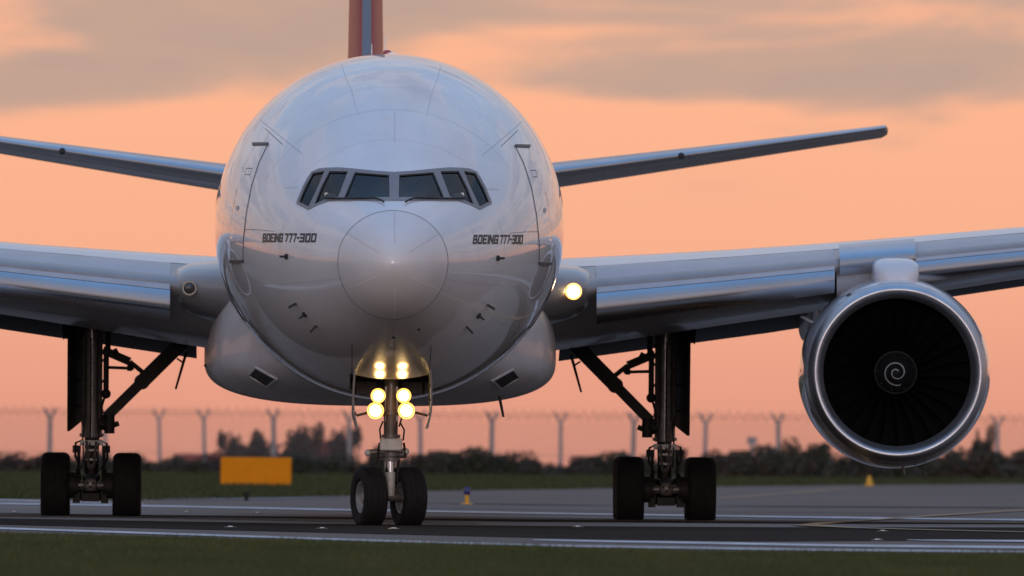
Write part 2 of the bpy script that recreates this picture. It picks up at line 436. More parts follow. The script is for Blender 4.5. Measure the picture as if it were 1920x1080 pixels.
BELLY = Body([(17.5, 1.4, 3.8, 2.75, 3.2), (19.5, 2.0, 4.2, 2.45, 3.15), (22, 2.64, 4.6, 2.26, 3.1), (24.5, 3.02, 4.9, 2.17, 3.08), (27, 3.20, 5.05, 2.15, 3.06), (30, 3.28, 5.1, 2.15, 3.05),
              (40, 3.28, 5.1, 2.15, 3.05), (44, 3.0, 4.8, 2.22, 3.1), (48, 2.2, 4.3, 2.5, 3.2)], n=2.9, smax=32, sqrt_u=False)

def resample(poly, step, closed=True):
    P = [np.array(p, float) for p in poly]; out = []
    m = len(P)
    for i in range(m if closed else m - 1):
        a, b = P[i], P[(i + 1) % m]; k = max(1, int(math.ceil(np.linalg.norm(b - a) / step)))
        for j in range(k): out.append(a + (b - a) * j / k)
    if not closed: out.append(P[-1])
    return out
def inside(p, poly):
    x, y = p; c = False; n = len(poly)
    for i in range(n):
        x1, y1 = poly[i]; x2, y2 = poly[i - 1]
        if (y1 > y) != (y2 > y) and x < (x2 - x1) * (y - y1) / (y2 - y1) + x1: c = not c
    return c
def drape(body, outer, holes=(), off=.006, step=4.0):
    """patch of a body's skin bounded by outlines given in photo pixels"""
    pts = []; edges = []
    loops = [resample(q, step) for q in (outer, *holes)]
    for lp in loops:
        b = len(pts); pts += lp; edges += [(b + i, b + (i + 1) % len(lp)) for i in range(len(lp))]
    O = np.array(outer); x0, y0 = O.min(0); x1, y1 = O.max(0)
    allb = np.array(pts)
    for gx in np.arange(x0 + step / 2, x1, step):
        for gy in np.arange(y0 + step / 2, y1, step):
            if inside((gx, gy), outer) and np.min(np.hypot(allb[:, 0] - gx, allb[:, 1] - gy)) > step * .45: pts.append(np.array([gx, gy]))
    v, e, f, *_ = delaunay_2d_cdt([Vector((float(p[0]), float(p[1]))) for p in pts], edges, [], 0, 1e-5)
    q = MB(); q.v = [tuple(body.hit(p.x, p.y, off)) for p in v]
    for t in f:
        c = sum((v[i] for i in t), Vector((0, 0))) / 3
        if inside(c, loops[0]) and not any(inside(c, h) for h in loops[1:]): q.f.append(tuple(t))
    # outward winding
    if q.f:
        a, b, c = [np.array(q.v[i]) for i in q.f[0]]; nn = np.cross(b - a, c - a)
        if nn @ body.normal(a) < 0: q.f = [tuple(reversed(t)) for t in q.f]
    return q
def thicken(q, body_or_dir, t):
    """give a draped patch real thickness towards the inside"""
    n = len(q.v); V = np.array(q.v)
    if isinstance(body_or_dir, Body): D = np.array([body_or_dir.normal(p) for p in V])
    else: D = np.tile(np.array(body_or_dir, float), (n, 1))
    W = V - D * t; cnt = {}
    for f in q.f:
        for i in range(len(f)):
            e = (f[i], f[(i + 1) % len(f)]); cnt[e] = cnt.get(e, 0) + 1
    fs = list(q.f) + [tuple(i + n for i in reversed(f)) for f in q.f]
    for a, b in cnt:
        if (b, a) not in cnt: fs.append((b, a, a + n, b + n))
    r = MB(); r.v = [tuple(p) for p in np.vstack([V, W])]; r.f = fs; return r
def ribbon(pts, width, nfun):
    """thin strip lying on a surface"""
    pts = [np.array(p, float) for p in pts]; V = []; Fc = []
    for i, p in enumerate(pts):
        d = pts[min(i + 1, len(pts) - 1)] - pts[max(i - 1, 0)]; d = d / (np.linalg.norm(d) + 1e-9)
        b = np.cross(d, nfun(p)); b /= np.linalg.norm(b) + 1e-9
        V += [p - b * width / 2, p + b * width / 2]
    for i in range(len(pts) - 1): Fc.append((2 * i, 2 * i + 1, 2 * i + 3, 2 * i + 2))
    return MB().add(V, Fc)
def px_line(body, pl, width, off=.004, step=6.0):
    P = [body.hit(p[0], p[1], off) for p in resample(pl, step, closed=False)]
    return ribbon(P, width, body.normal)

# ================================================================== SETTING: ground
def struct(name, mb, m):
    o = mb.build(name, m, None, smooth=False, fix=False); o['kind'] = 'structure'; return o
def ground_poly(top, bot, z):          # strip between two photo polylines, extended sideways on the ground
    def ext(pl):
        P = [gp(*p) for p in pl]
        d0 = P[0] - P[1]; d1 = P[-1] - P[-2]
        d0 /= np.linalg.norm(d0); d1 /= np.linalg.norm(d1)
        return [P[0] + d0 * 45] + P + [P[-1] + d1 * 45]
    def rs(pl, n=24):
        P = np.array(ext(pl)); l = np.concatenate([[0], np.cumsum(np.linalg.norm(np.diff(P[:, :2], axis=0), axis=1))]); t = np.linspace(0, l[-1], n)
        return [np.array([np.interp(q, l, P[:, i]) for i in range(3)]) for q in t]
    a, b = rs(top), rs(bot); V = []
    for p, q in zip(a, b): V += [(p[0], p[1], z), (q[0], q[1], z)]
    m = MB(); m.add(V, [(2 * i, 2 * i + 1, 2 * i + 3, 2 * i + 2) for i in range(len(a) - 1)]); return m
def up(m):                             # make every face look up
    V = np.array(m.v)
    m.f = [f if np.cross(V[f[1]] - V[f[0]], V[f[2]] - V[f[0]])[2] > 0 else tuple(reversed(f)) for f in m.f]; return m

# terrain: level airfield that falls away beyond the boundary fence and runs out to the horizon
xs = np.array([-30000, -8000, -2500, -700, -200, -60, 60, 200, 700, 2500, 8000, 30000.])
yz = [(-3000, 0), (-600, 0), (-200, 0), (0, 0), (200, 0), (380, 0), (432, -.6), (520, -6), (700, -16), (1200, -42), (2200, -72), (6000, -80), (12000, -85), (40000, -90)]
V = [(x, y, z) for y, z in yz for x in xs]; nx = len(xs)
struct('ground', up(MB().add(V, [(j * nx + i, j * nx + i + 1, (j + 1) * nx + i + 1, (j + 1) * nx + i) for j in range(len(yz) - 1) for i in range(nx - 1)])), 'grass_ground')
NEAR_EDGE = [(0, 1006), (660, 1023), (1300, 1040), (1920, 1046)]
FAR_EDGE = [(0, 936), (260, 938.5), (520, 934), (660, 930), (800, 921), (1100, 917), (1300, 913.5), (1600, 910), (1920, 908)]
FAR_LINE = [(0, 945), (250, 949), (660, 957.5), (1100, 965), (1440, 970), (1920, 976)]
DARK_TOP = [(0, 973), (660, 984.5), (1300, 989.5), (1920, 990)]
DARK_BOT = [(0, 984.5), (660, 1001), (1300, 1016.5), (1920, 1014)]
struct('runway', up(ground_poly(FAR_EDGE, NEAR_EDGE, .004)), 'asphalt')
struct('runway_centre_paving', up(ground_poly([(x, y + 3) for x, y in FAR_LINE], [(x, y + 1) for x, y in DARK_TOP], .008)), 'asphalt_mid')
struct('fresh_asphalt_strip', up(ground_poly(DARK_TOP, DARK_BOT, .012)), 'asphalt_dark')
def shift(pl, d): return [(x, y + d) for x, y in pl]
def marking(name, pl, th, m='line_white', z=.016):
    o = struct(name, up(ground_poly(shift(pl, -th / 2), shift(pl, th / 2), z)), m); return o
def seg(name, pl, th, m, z=.016):      # marking with ends inside the frame; th per vertex or constant
    th = [th] * len(pl) if isinstance(th, (int, float)) else th
    V = []
    for (x, y), t in zip(pl, th):
        p, q = gp(x, y - t / 2), gp(x, y + t / 2); V += [(p[0], p[1], z), (q[0], q[1], z)]
    o = struct(name, up(MB().add(V, [(2 * i, 2 * i + 1, 2 * i + 3, 2 * i + 2) for i in range(len(pl) - 1)])), m); return o
marking('runway_edge_line', FAR_LINE, 2.6)
seg('runway_edge_line', [(-400, 932), (0, 938.5), (130, 942), (270, 946)], [2.2, 2.2, 2, .8], 'line_white')
NEAR_LINE = [(0, 992), (660, 1014), (1000, 1024), (1300, 1030.5), (1920, 1036.5)]
marking('runway_side_line', NEAR_LINE, 3.2)
seg('runway_stripe', [(1000, 1014), (1100, 1016), (1300, 1019.5), (1600, 1025), (1920, 1028), (2600, 1034)], [1.2, 3, 3.6, 4, 4.4, 4.6], 'line_white')
seg('runway_stripe', [(1700, 1014.5), (1780, 1015.5), (1920, 1016.5), (2600, 1022)], [.8, 2.6, 3.4, 4], 'line_white', .020)
seg('faded_guide_line', [(-300, 960), (0, 965), (330, 972), (660, 979.5), (900, 983)], [1.2, 1.4, 1.4, 1.4, .6], 'concrete')
seg('taxiway_lead_line', [(1488, 987), (1530, 984), (1580, 980.5), (1640, 976), (1760, 968), (1920, 958), (2400, 932)], [1, 4.5, 2.2, 2, 2.2, 2, 1.6], 'line_yellow', .024)
seg('taxiway_lead_line', [(1495, 987.5), (1540, 988), (1600, 992), (1760, 996.5), (1920, 1000), (2500, 1009)], [1, 4, 1.4, 1.2, 1.2, 1.2], 'line_yellow', .028)
seg('taxiway_curve_line', [(1330, 937), (1420, 930), (1520, 922.5), (1600, 914.5)], [1.5, 1.8, 1.8, 1.2], 'line_yellow')
seg('rubber_streak', [(-300, 958), (200, 967), (660, 972.5), (1000, 977.5), (1440, 981), (1920, 983), (2400, 986)], [1.5, 2.2, 3, 4, 3.5, 2.5, 2], 'asphalt_dark', .0125)
seg('rubber_streak', [(700, 951), (1000, 954.5), (1300, 959), (1700, 963)], [.6, 1.6, 1.4, .5], 'asphalt_mid', .0125)
seg('tar_joint', [(800, 944), (1000, 947), (1150, 949)], [.4, 1, .4], 'asphalt_dark', .0125)
seg('tar_joint', [(1350, 950), (1600, 951), (1920, 953)], [.4, 1.2, 1.2], 'asphalt_dark', .0125)
seg('shoulder_edge', [(300, 938), (360, 936.5), (520, 935.5), (640, 931.5)], [.8, 3, 3, 1], 'concrete')

# grass: real blades on the near verge, tufts on the far verge
def blades(name, x0f, ys_, ye, n, h, wd, m, edge=None, below=True, dens_pow=1.):
    t = rng.random(n) ** dens_pow; Y = ys_ + (ye - ys_) * t
    hw = (Y - CAM[1]) * (1010 / F_PX); cx = CAM[0] + (Y - CAM[1]) * math.tan(YAW)
    X = cx + (rng.random(n) * 2 - 1) * hw * 1.15
    if edge is not None:
        E = np.array([gp(*p)[:2] for p in edge]); ye_ = np.interp(X, E[:, 0], E[:, 1]) + rng.normal(0, .35, n)
        k = (Y < ye_) if below else (Y > ye_); X, Y = X[k], Y[k]
    n = len(X); clump = .55 + .45 * np.sin(X * 1.7 + np.sin(Y * .9) * 2) * np.sin(Y * .37 + X * .6)
    H = h * (.45 + .8 * rng.random(n)) * (.65 + .5 * clump); A = rng.random(n) * math.pi
    lx, ly = rng.normal(0, .45, n) * H, rng.normal(0, .45, n) * H
    ca, sa = np.cos(A) * wd / 2, np.sin(A) * wd / 2
    Vv = np.empty((n, 3, 3), np.float32)
    Vv[:, 0] = np.stack([X - ca, Y - sa, np.zeros(n)], 1); Vv[:, 1] = np.stack([X + ca, Y + sa, np.zeros(n)], 1); Vv[:, 2] = np.stack([X + lx, Y + ly, H], 1)
    me = bpy.data.meshes.new(name); me.vertices.add(3 * n); me.vertices.foreach_set('co', Vv.ravel())
    me.loops.add(3 * n); me.loops.foreach_set('vertex_index', np.arange(3 * n, dtype=np.int32))
    me.polygons.add(n); me.polygons.foreach_set('loop_start', np.arange(0, 3 * n, 3, dtype=np.int32)); me.update(calc_edges=True)
    return link(name, me, m, None, smooth=False)
g1 = blades('near_grass', None, -165, -70, 330000, .10, .016, 'blade', NEAR_EDGE, True, .8)
tag(g1, 'short dark green grass along the near edge of the runway', 'grass', kind='stuff')
g2 = blades('far_grass', None, 85, 425, 160000, .16, .05, 'far_blade', FAR_EDGE, False)
tag(g2, 'dull green grass between the far runway edge and the boundary hedge', 'grass', kind='stuff')

# ================================================================== AIRPLANE
plane = empty('airplane')
tag(plane, 'large white twin-engine airliner seen head-on with landing lights lit on the runway', 'airplane')

# ---- fuselage skin
BAY0, BAY1, BAYX = None, 7.6, .70
WF = lambda q: [(530 + x / 4.571, 290 + y / 4.571) for x, y in q]
FRAME_L = WF([(122, 425), (120, 405), (175, 270), (215, 195), (250, 145), (310, 120), (380, 113), (480, 110), (600, 120), (800, 140), (955, 150)])
FRAME_B = WF([(955, 397), (505, 395), (400, 400), (310, 430), (220, 475)])
PANES = [WF([(140, 405), (190, 280), (258, 158), (360, 140), (298, 290), (224, 445)]),
         WF([(402, 141), (560, 144), (478, 362), (370, 383), (272, 427), (332, 272)]),
         WF([(618, 152), (912, 174), (915, 366), (528, 368)])]
mir = lambda q, c=739.0: [(2 * c - x, y) for x, y in q][::-1]
FRAME = FRAME_L + mir(FRAME_L)[1:] + [p for p in mir(FRAME_B)][:-1] + FRAME_B[0:]
FRAME = [FRAME[i] for i in range(len(FRAME)) if i == 0 or np.hypot(FRAME[i][0] - FRAME[i - 1][0], FRAME[i][1] - FRAME[i - 1][1]) > .3]
BAY0 = NOSE.hit(735, 711)[1] + S0
S_RAD = 1.1
slist = np.unique(np.round(np.concatenate([np.linspace(0, 1, 45) ** 2 * S_RAD, np.arange(S_RAD, 4.4, .03), np.arange(4.4, 12.6, .1), np.arange(13, 50, 1.5), np.arange(50, 73.1, .5), [BAY0, BAY1]]), 5))
slist = slist[(slist == BAY0) | (np.abs(slist - BAY0) > .03) | (np.abs(slist - np.round(BAY0, 5)) < 1e-6)]
NR = 320
rows = np.array([NOSE.ring(s, NR) for s in slist])
# let the bay edges run exactly along x = +-BAYX
for i, s in enumerate(slist):
    if BAY0 - .25 < s < BAY1 + .15:
        a, zt, zb, zw = NOSE.prm(s)
        for sg in (-1, 1):
            k = [k for k in range(NR) if rows[i, k, 2] < zw]; kk = min(k, key=lambda q: abs(rows[i, q, 0] - sg * BAYX))
            rows[i, kk, 0] = sg * BAYX; rows[i, kk, 2] = zw - (zw - zb) * math.sqrt(1 - (BAYX / a) ** 2)
def project(P):
    d = P - CAM; z = d @ _FW; return np.stack([960 + F_PX * (d @ _RI) / z, 540 - F_PX * (d @ _UI) / z], -1)
PX = project(rows)
fx0, fy0 = np.min(FRAME, 0); fx1, fy1 = np.max(FRAME, 0)
ins = np.zeros(rows.shape[:2], bool)
for i, s in enumerate(slist):
    if 1.1 < s < 5:
        for k in range(NR):
            if fx0 < PX[i, k, 0] < fx1 and fy0 < PX[i, k, 1] < fy1 and rows[i, k, 2] > 5: ins[i, k] = inside(PX[i, k], FRAME)
def skin(i0, i1):
    q = MB(); used = {}
    def vid(i, k):
        k %= NR
        if i == 0: k = 0
        if (i, k) not in used: used[(i, k)] = len(q.v); q.v.append(tuple(rows[i, k]))
        return used[(i, k)]
    for i in range(i0, i1):
        for k in range(NR):
            k2 = (k + 1) % NR
            if ins[i, k] and ins[i, k2] and ins[i + 1, k] and ins[i + 1, k2]: continue
            cx_ = (rows[i, k, 0] + rows[i, k2, 0] + rows[i + 1, k, 0] + rows[i + 1, k2, 0]) / 4
            if slist[i] >= BAY0 - 1e-4 and slist[i + 1] <= BAY1 + 1e-4 and abs(cx_) < BAYX and rows[i, k, 2] < 4: continue
            f = [vid(i, k), vid(i, k2), vid(i + 1, k2), vid(i + 1, k)]
            f = tuple(dict.fromkeys(f))
            if len(f) > 2: q.f.append(f)
    return q
ir = int(np.argmin(np.abs(slist - S_RAD)))
fus = skin(ir, len(slist) - 1).build('fuselage', 'white_paint', plane, angle=60)
rad = skin(0, ir).build('radome', 'radome_paint', plane, angle=60)
def bpart(name, q, m, parent=fus, **k): return q.build(name, m, parent, **k)

# windscreen surround and panes
HOLES = PANES + [mir(p) for p in PANES]
bpart('windscreen_frame', thicken(drape(NOSE, FRAME, HOLES, .007, 3.0), NOSE, .05), 'frame_grey', fix=True, angle=50)
for q in HOLES:
    c = np.mean(q, 0); big = [tuple(c + (np.array(p) - c) * 1.04) for p in q]
    pane = bpart('cockpit_window', drape(NOSE, big, (), -.022, 4.0), 'cockpit_glass', fix=False)
    inner = [tuple(c + (np.array(p) - c) * (1 - 2.2 / np.hypot(*(np.array(p) - c)))) for p in q]
    bpart('window_gasket', thicken(drape(NOSE, q, [inner], -.006, 3.0), NOSE, .012), 'gasket', fix=True)
# wipers
for pl in ([(612, 374.5), (650, 374.8), (700, 374.5), (706, 375), (716, 379), (720, 382)],):
    for q in (pl, mir(pl, 740)):
        bpart('wiper', MB().path([NOSE.hit(*p, .035) for p in q], .016), 'dull_black')

# seams, strips and small panel lines
def seam(name, pl, wd=.012, m='seam', both=True, off=.004):
    bpart(name, px_line(NOSE, pl, wd, off), m, fix=False)
    if both: bpart(name, mirror(px_line(NOSE, pl, wd, off)), m, fix=False)
def ring_seam(s, p0, p1, wd, m, off=.004, n=90):
    P = NOSE.ring(s, n + 1, R(p0), R(p1) + (R(p1) - R(p0)) / n * 1, off)
    bpart('panel_seam', ribbon(P, wd, NOSE.normal), m, fix=False)
P = NOSE.ring(S_RAD, 240, off=.004); P.append(P[0])
bpart('radome_seam', ribbon(P, .016, NOSE.normal), 'seam', rad, fix=False)
for pl in ([(740, 397), (740, 458)], [(651, 437), (709, 473)], [(651, 541), (705, 519)], [(740, 540), (740, 596)]):
    both = pl[0][0] < 700
    bpart('lightning_strip', px_line(NOSE, pl, .010), 'seam_soft' if pl[0][1] < 500 else 'strip_white', rad, fix=False)
    if both: bpart('lightning_strip', mirror(px_line(NOSE, pl, .010)), 'seam_soft' if pl[0][1] < 500 else 'strip_white', rad, fix=False)
ring_seam(5.2, -62, 62, .007, 'seam_soft')
ring_seam(3.95, -55, 55, .006, 'seam_faint')
ring_seam(11.6, -75, 75, .02, 'seam_soft')
for _s in (6.4, 7.6, 8.8, 10.0): ring_seam(_s, -100, 100, .006, 'seam_faint', n=140)
ring_seam(2.3, 60, 300, .007, 'seam_faint'); ring_seam(3.4, 70, 290, .008, 'seam_faint')
seam('panel_seam', [(640, 121), (650, 150), (660, 172), (672, 217)], .007, 'seam_soft')
seam('panel_seam', [(487, 224), (525, 255), (566, 288)], .010, 'seam_soft')
seam('panel_seam', [(497, 241), (530, 271)], .014, 'seam_mid')
seam('panel_seam', [(534, 352), (560, 352)], .008, 'seam_soft')
seam('panel_seam', [(525, 533), (580, 528), (637, 522)], .008, 'seam_soft')
seam('panel_seam', [(495, 617), (545, 594)], .010, 'seam_soft')
seam('panel_seam', [(456, 430), (485, 431), (515, 434)], .010, 'seam_mid')
seam('panel_seam', [(740, 209), (740, 268)], .007, 'seam_soft', both=False)
seam('panel_seam', [(660, 645), (660, 706)], .014, 'seam')
seam('panel_seam', [(739, 640), (739, 708)], .010, 'seam', both=False)

# forward cabin doors
DOOR = [(478, 272), (502, 272), (487, 302), (472, 348), (462, 400), (456.5, 450), (456, 488), (433.5, 488), (432, 450), (436, 408), (444, 360), (458, 316)]
dq = drape(NOSE, DOOR, (), .010, 5.0)
ol = [NOSE.hit(p[0], p[1], .013) for p in resample(DOOR + [DOOR[0]], 5, closed=False)]
for mm in (False, True):
    F = mirror if mm else (lambda z: z)
    d = bpart('cabin_door', F(dq), 'white_paint', fix=False)
    bpart('door_gap', F(ribbon(ol, .008, NOSE.normal)), 'seam_mid', fix=False)
    bpart('door_top_sill', F(thicken(drape(NOSE, [(475, 268.5), (504, 268.5), (502, 273), (475, 273.5)], (), .03, 6), NOSE, .04)), 'sill_metal')
    bpart('door_threshold', F(thicken(drape(NOSE, [(433, 487), (456.5, 487), (456.5, 492.5), (432.5, 492.5)], (), .03, 6), NOSE, .04)), 'sill_metal')
    bpart('door_handle_panel', F(ribbon([NOSE.hit(p[0], p[1], .016) for p in resample([(463, 316), (474, 316), (470, 328), (460, 328), (463, 316)], 4, closed=False)], .010, NOSE.normal)), 'seam', fix=False)
    bpart('door_window', F(ribbon([NOSE.hit(p[0], p[1], .016) for p in resample([(445, 356), (441, 372), (438, 396)], 4, closed=False)], .05, NOSE.normal)), 'cabin_glass', fix=False)
    bpart('door_emblem', F(drape(NOSE, [(443.5, 386), (449, 386), (449.5, 392), (446.5, 396), (443, 392)], (), .014, 3)), 'seam_soft', fix=False)
# cabin windows further back along the sides
for i in range(16):
    s = 9.6 + i * .56
    for sg in (-1, 1):
        P = []
        for k in range(20):
            t = 2 * math.pi * k / 20; ds = .13 * math.copysign(abs(math.cos(t)) ** .6, math.cos(t)); dzz = .2 * math.copysign(abs(math.sin(t)) ** .6, math.sin(t))
            a, zt, zb, zw = NOSE.prm(s + ds); z = 5.82 + dzz
            x = a * math.sqrt(max(0, 1 - ((z - zw) / (zt - zw)) ** 2)) + .006; P.append((sg * x, s + ds - S0, z))
        bpart('cabin_window', MB().add(P, [tuple(range(20)) if sg < 0 else tuple(range(19, -1, -1))]), 'cabin_glass', fix=False)

# lettering
GW = .60
GL = {'B': [((0, 0), (0, 1)), ((0, 1), (GW * .8, 1)), ((GW * .88, .92), (GW * .88, .62)), ((0, .5), (GW * .8, .5)), ((GW, .38), (GW, .1)), ((GW * .9, 0), (0, 0))],
      'O': [((0, 0), (0, 1)), ((0, 1), (GW, 1)), ((GW, 1), (GW, 0)), ((GW, 0), (0, 0))], '0': [((0, 0), (0, 1)), ((0, 1), (GW, 1)), ((GW, 1), (GW, 0)), ((GW, 0), (0, 0))],
      'E': [((0, 0), (0, 1)), ((0, 1), (GW, 1)), ((0, .5), (GW * .8, .5)), ((0, 0), (GW, 0))], 'I': [((0, 0), (0, 1))],
      'N': [((0, 0), (0, 1)), ((0, 1), (GW, 0)), ((GW, 0), (GW, 1))], 'G': [((GW, .8), (GW, 1)), ((GW, 1), (0, 1)), ((0, 1), (0, 0)), ((0, 0), (GW, 0)), ((GW, 0), (GW, .46)), ((GW, .46), (GW * .5, .46))],
      '7': [((0, 1), (GW, 1)), ((GW, 1), (GW * .45, 0))], '3': [((0, 1), (GW, 1)), ((GW, 1), (GW, 0)), ((GW * .2, .5), (GW, .5)), ((0, 0), (GW, 0))], '-': [((0, .5), (GW * .35, .5))]}
def lettering(groups, yc, h):
    q = MB(); st = .22
    for txt, x0, x1 in groups:
        adv = [(.28 if ch == 'I' else .30 + GW * .35 if ch == '-' else GW + .34) for ch in txt]; tot = sum(adv) - .14
        pen = st / 2
        for ch, ad in zip(txt, adv):
            for (ax, ay), (bx, by) in GL[ch]:
                a = np.array([pen + ax, st / 2 + ay * (1 - st)]); b = np.array([pen + bx, st / 2 + by * (1 - st)]); d = b - a; d = d / np.linalg.norm(d); n_ = np.array([-d[1], d[0]]) * st / 2
                a = a - d * st * .46; b = b + d * st * .46
                V = []
                for f in (0, .5, 1):
                    for sg in (-1, 1):
                        p = a + (b - a) * f + n_ * sg; X = p[0] + .22 * (p[1] - .5); V.append(NOSE.hit(x0 + X / tot * (x1 - x0), yc + h / 2 - p[1] * h, .006))
                q.add(V, [(0, 1, 3, 2), (2, 3, 5, 4)])
            pen += ad
    V = np.array(q.v); q.f = [f if np.cross(V[f[1]] - V[f[0]], V[f[2]] - V[f[0]])[1] < 0 else tuple(reversed(f)) for f in q.f]
    return bpart('lettering', q, 'letter_black', fix=False, smooth=False)
lettering([('BOEING', 493, 530.5), ('777', 534, 556), ('-', 557, 561), ('300', 562, 593)], 446, 17)['label'] = 'black slanted type designation on the image-left cheek'
lettering([('BOEING', 887, 934), ('777', 937, 955.5), ('-', 956, 959), ('300', 960, 980)], 449, 17.5)['label'] = 'black slanted type designation on the image-right cheek'

# probes and vanes
def probe(px, py, kind):
    p = NOSE.hit(px, py); n = NOSE.normal(p); q = MB()
    t = np.cross(n, [0, 0, 1]); t /= np.linalg.norm(t)
    if kind == 'pitot':
        e = p + n * .14; q.beam(p, e, .03, .07, up=(0, 1, .2)); q.tube(e + np.array([0, .06, 0]), e + np.array([0, -.16, 0]), .022, .012, 8)
    elif kind == 'vane':
        q.tube(p, p + n * .03, .05, .05, 14); q.beam(p + n * .02, p + n * .13, .02, .07, up=(0, 1, .3))
    else:
        q.tube(p, p + n * .025, .03, .02, 10)
    return q
for px, py, kind in ((538, 481, 'vane'), (555, 569, 'pitot'), (572, 589, 'vane'), (593, 611, 'pitot')):
    q = probe(px, py, kind)
    bpart('pitot_probe' if kind == 'pitot' else 'sensor_vane', q, 'dull_black', angle=40); bpart('pitot_probe' if kind == 'pitot' else 'sensor_vane', mirror(q), 'dull_black', angle=40)
for px, py in ((738, 632), (785, 617)): bpart('drain_port', probe(px, py, 'p'), 'dull_black')

# crown fittings: beacon, antenna block, whip
p = at(726, 101, -23.2); p[2] = 8.345
bpart('beacon', MB().lathe([(.0, .13), (.05, .125), (.085, .09), (.10, .0)], 'z', p, 20), 'beacon_red')
p = at(736, 106, -24.4); p[2] = 8.355
bpart('antenna_block', MB().box((p[0], -24.4, 8.365), (.15, .4, .07)), 'strip_white', smooth=False)
p = at(722.5, 100, -22.4)
bpart('whip_antenna', MB().tube((p[0], -22.4, 8.3), (p[0], -22.4, 8.76), .012, .006, 8), 'strip_white')
p = at(697, 100, -21.5)
bpart('whip_antenna', MB().tube((p[0], -21.5, 8.28), (p[0], -21.5, 8.62), .014, .006, 8), 'strip_white')

# nose wheel bay
def skin_z(s, x):
    a, zt, zb, zw = NOSE.prm(s); return float(zw - (zw - zb) * math.sqrt(max(0, 1 - (x / a) ** 2)))
q = MB(); ss = np.linspace(BAY0, BAY1, 24); TOPZ = 3.35
for sg in (-1, 1):
    V = []
    for s in ss: V += [(sg * BAYX, s - S0, skin_z(s, BAYX)), (sg * BAYX, s - S0, TOPZ)]
    q.add(V, [(2 * i, 2 * i + 1, 2 * i + 3, 2 * i + 2) for i in range(len(ss) - 1)])
for s in (BAY0, BAY1):
    V = []
    for x in np.linspace(-BAYX, BAYX, 15): V += [(x, s - S0, skin_z(s, x)), (x, s - S0, TOPZ)]
    q.add(V, [(2 * i, 2 * i + 1, 2 * i + 3, 2 * i + 2) for i in range(14)])
q.add([(-BAYX, BAY0 - S0, TOPZ), (BAYX, BAY0 - S0, TOPZ), (BAYX, BAY1 - S0, TOPZ), (-BAYX, BAY1 - S0, TOPZ)], [(0, 1, 2, 3)])
bpart('wheel_bay', q, 'bay_dark', smooth=False)
q = MB()
for k in range(4): q.tube((-.6 + .4 * k, BAY1 - S0 - .06, 2.3), (-.6 + .4 * k, BAY1 - S0 - .06, 3.2), .02, n=8)
q.tube((-.68, BAY1 - S0 - .1, 2.55), (.68, BAY1 - S0 - .1, 2.55), .03, n=8)
bpart('bay_pipework', q, 'gear_dark')

# cockpit interior
_r = NOSE.ring(4.7, 48, off=-.03); bpart('cockpit_bulkhead', MB().loft([_r, [(x, y + .05, z) for x, y, z in _r]]), 'cockpit_dark', smooth=False)
bpart('cockpit_floor', MB().box((0, 3.7 - S0, 4.72), (2.6, 1.9, .06)), 'cockpit_dark', smooth=False)
q = MB().loft([[(-1.15, y, z) for y, z in ((-34.62, 5.0), (-34.62, 5.42), (-34.2, 5.5), (-33.95, 5.36), (-33.95, 5.0))], [(1.15, y, z) for y, z in ((-34.62, 5.0), (-34.62, 5.42), (-34.2, 5.5), (-33.95, 5.36), (-33.95, 5.0))]])
bpart('instrument_panel', q, 'cockpit_panel', smooth=False)
for sx in (-.53, .53):
    q = MB(); q.box((sx, -33.35, 5.05), (.46, .5, .14)); q.box((sx, -33.05, 5.42), (.46, .12, .72)); q.box((sx, -33.03, 5.9), (.26, .1, .2)); q.tube((sx, -33.3, 4.74), (sx, -33.3, 5.0), .1)
    bpart('pilot_seat', q, 'cockpit_panel', smooth=False)
    q = MB(); q.tube((sx, -33.85, 4.8), (sx, -33.8, 5.3), .03); q.tube((sx - .14, -33.8, 5.36), (sx + .14, -33.8, 5.36), .016); q.tube((sx - .14, -33.8, 5.36), (sx - .16, -33.8, 5.46), .016); q.tube((sx + .14, -33.8, 5.36), (sx + .16, -33.8, 5.46), .016)
    bpart('control_yoke', q, 'dull_black')

# ---- wing-to-body fairing with ram-air inlets
q = MB(); secs = [BELLY.ring(s, 128) for s in np.concatenate([np.linspace(17.6, 26, 40), np.linspace(27, 48, 22)])]
q.loft(secs); belly = q.build('belly_fairing', 'fairing_paint', plane, angle=60)
for mm in (False, True):
    F = mirror if mm else (lambda z: z)
    A = [(464, 703), (479.5, 687), (521, 710), (501, 726)]
    c = np.mean(A, 0); B = [tuple(c + (np.array(p) - c) * .84) for p in A]
    bpart('ram_air_inlet', F(drape(BELLY, B, (), .012, 6)), 'dull_black', belly, fix=False)
    bpart('inlet_rim', F(thicken(drape(BELLY, A, [B], .03, 5), BELLY, .05)), 'fairing_paint', belly)
q = MB().tube(at(936, 742, -15), at(944, 782, -15), .03, .022, 8); bpart('drain_mast', q, 'dull_black', belly)
q = MB().beam(at(383, 684, -6), at(396, 694, -6), .05, .2); bpart('gear_door_tip', q, 'gear_dark', belly)

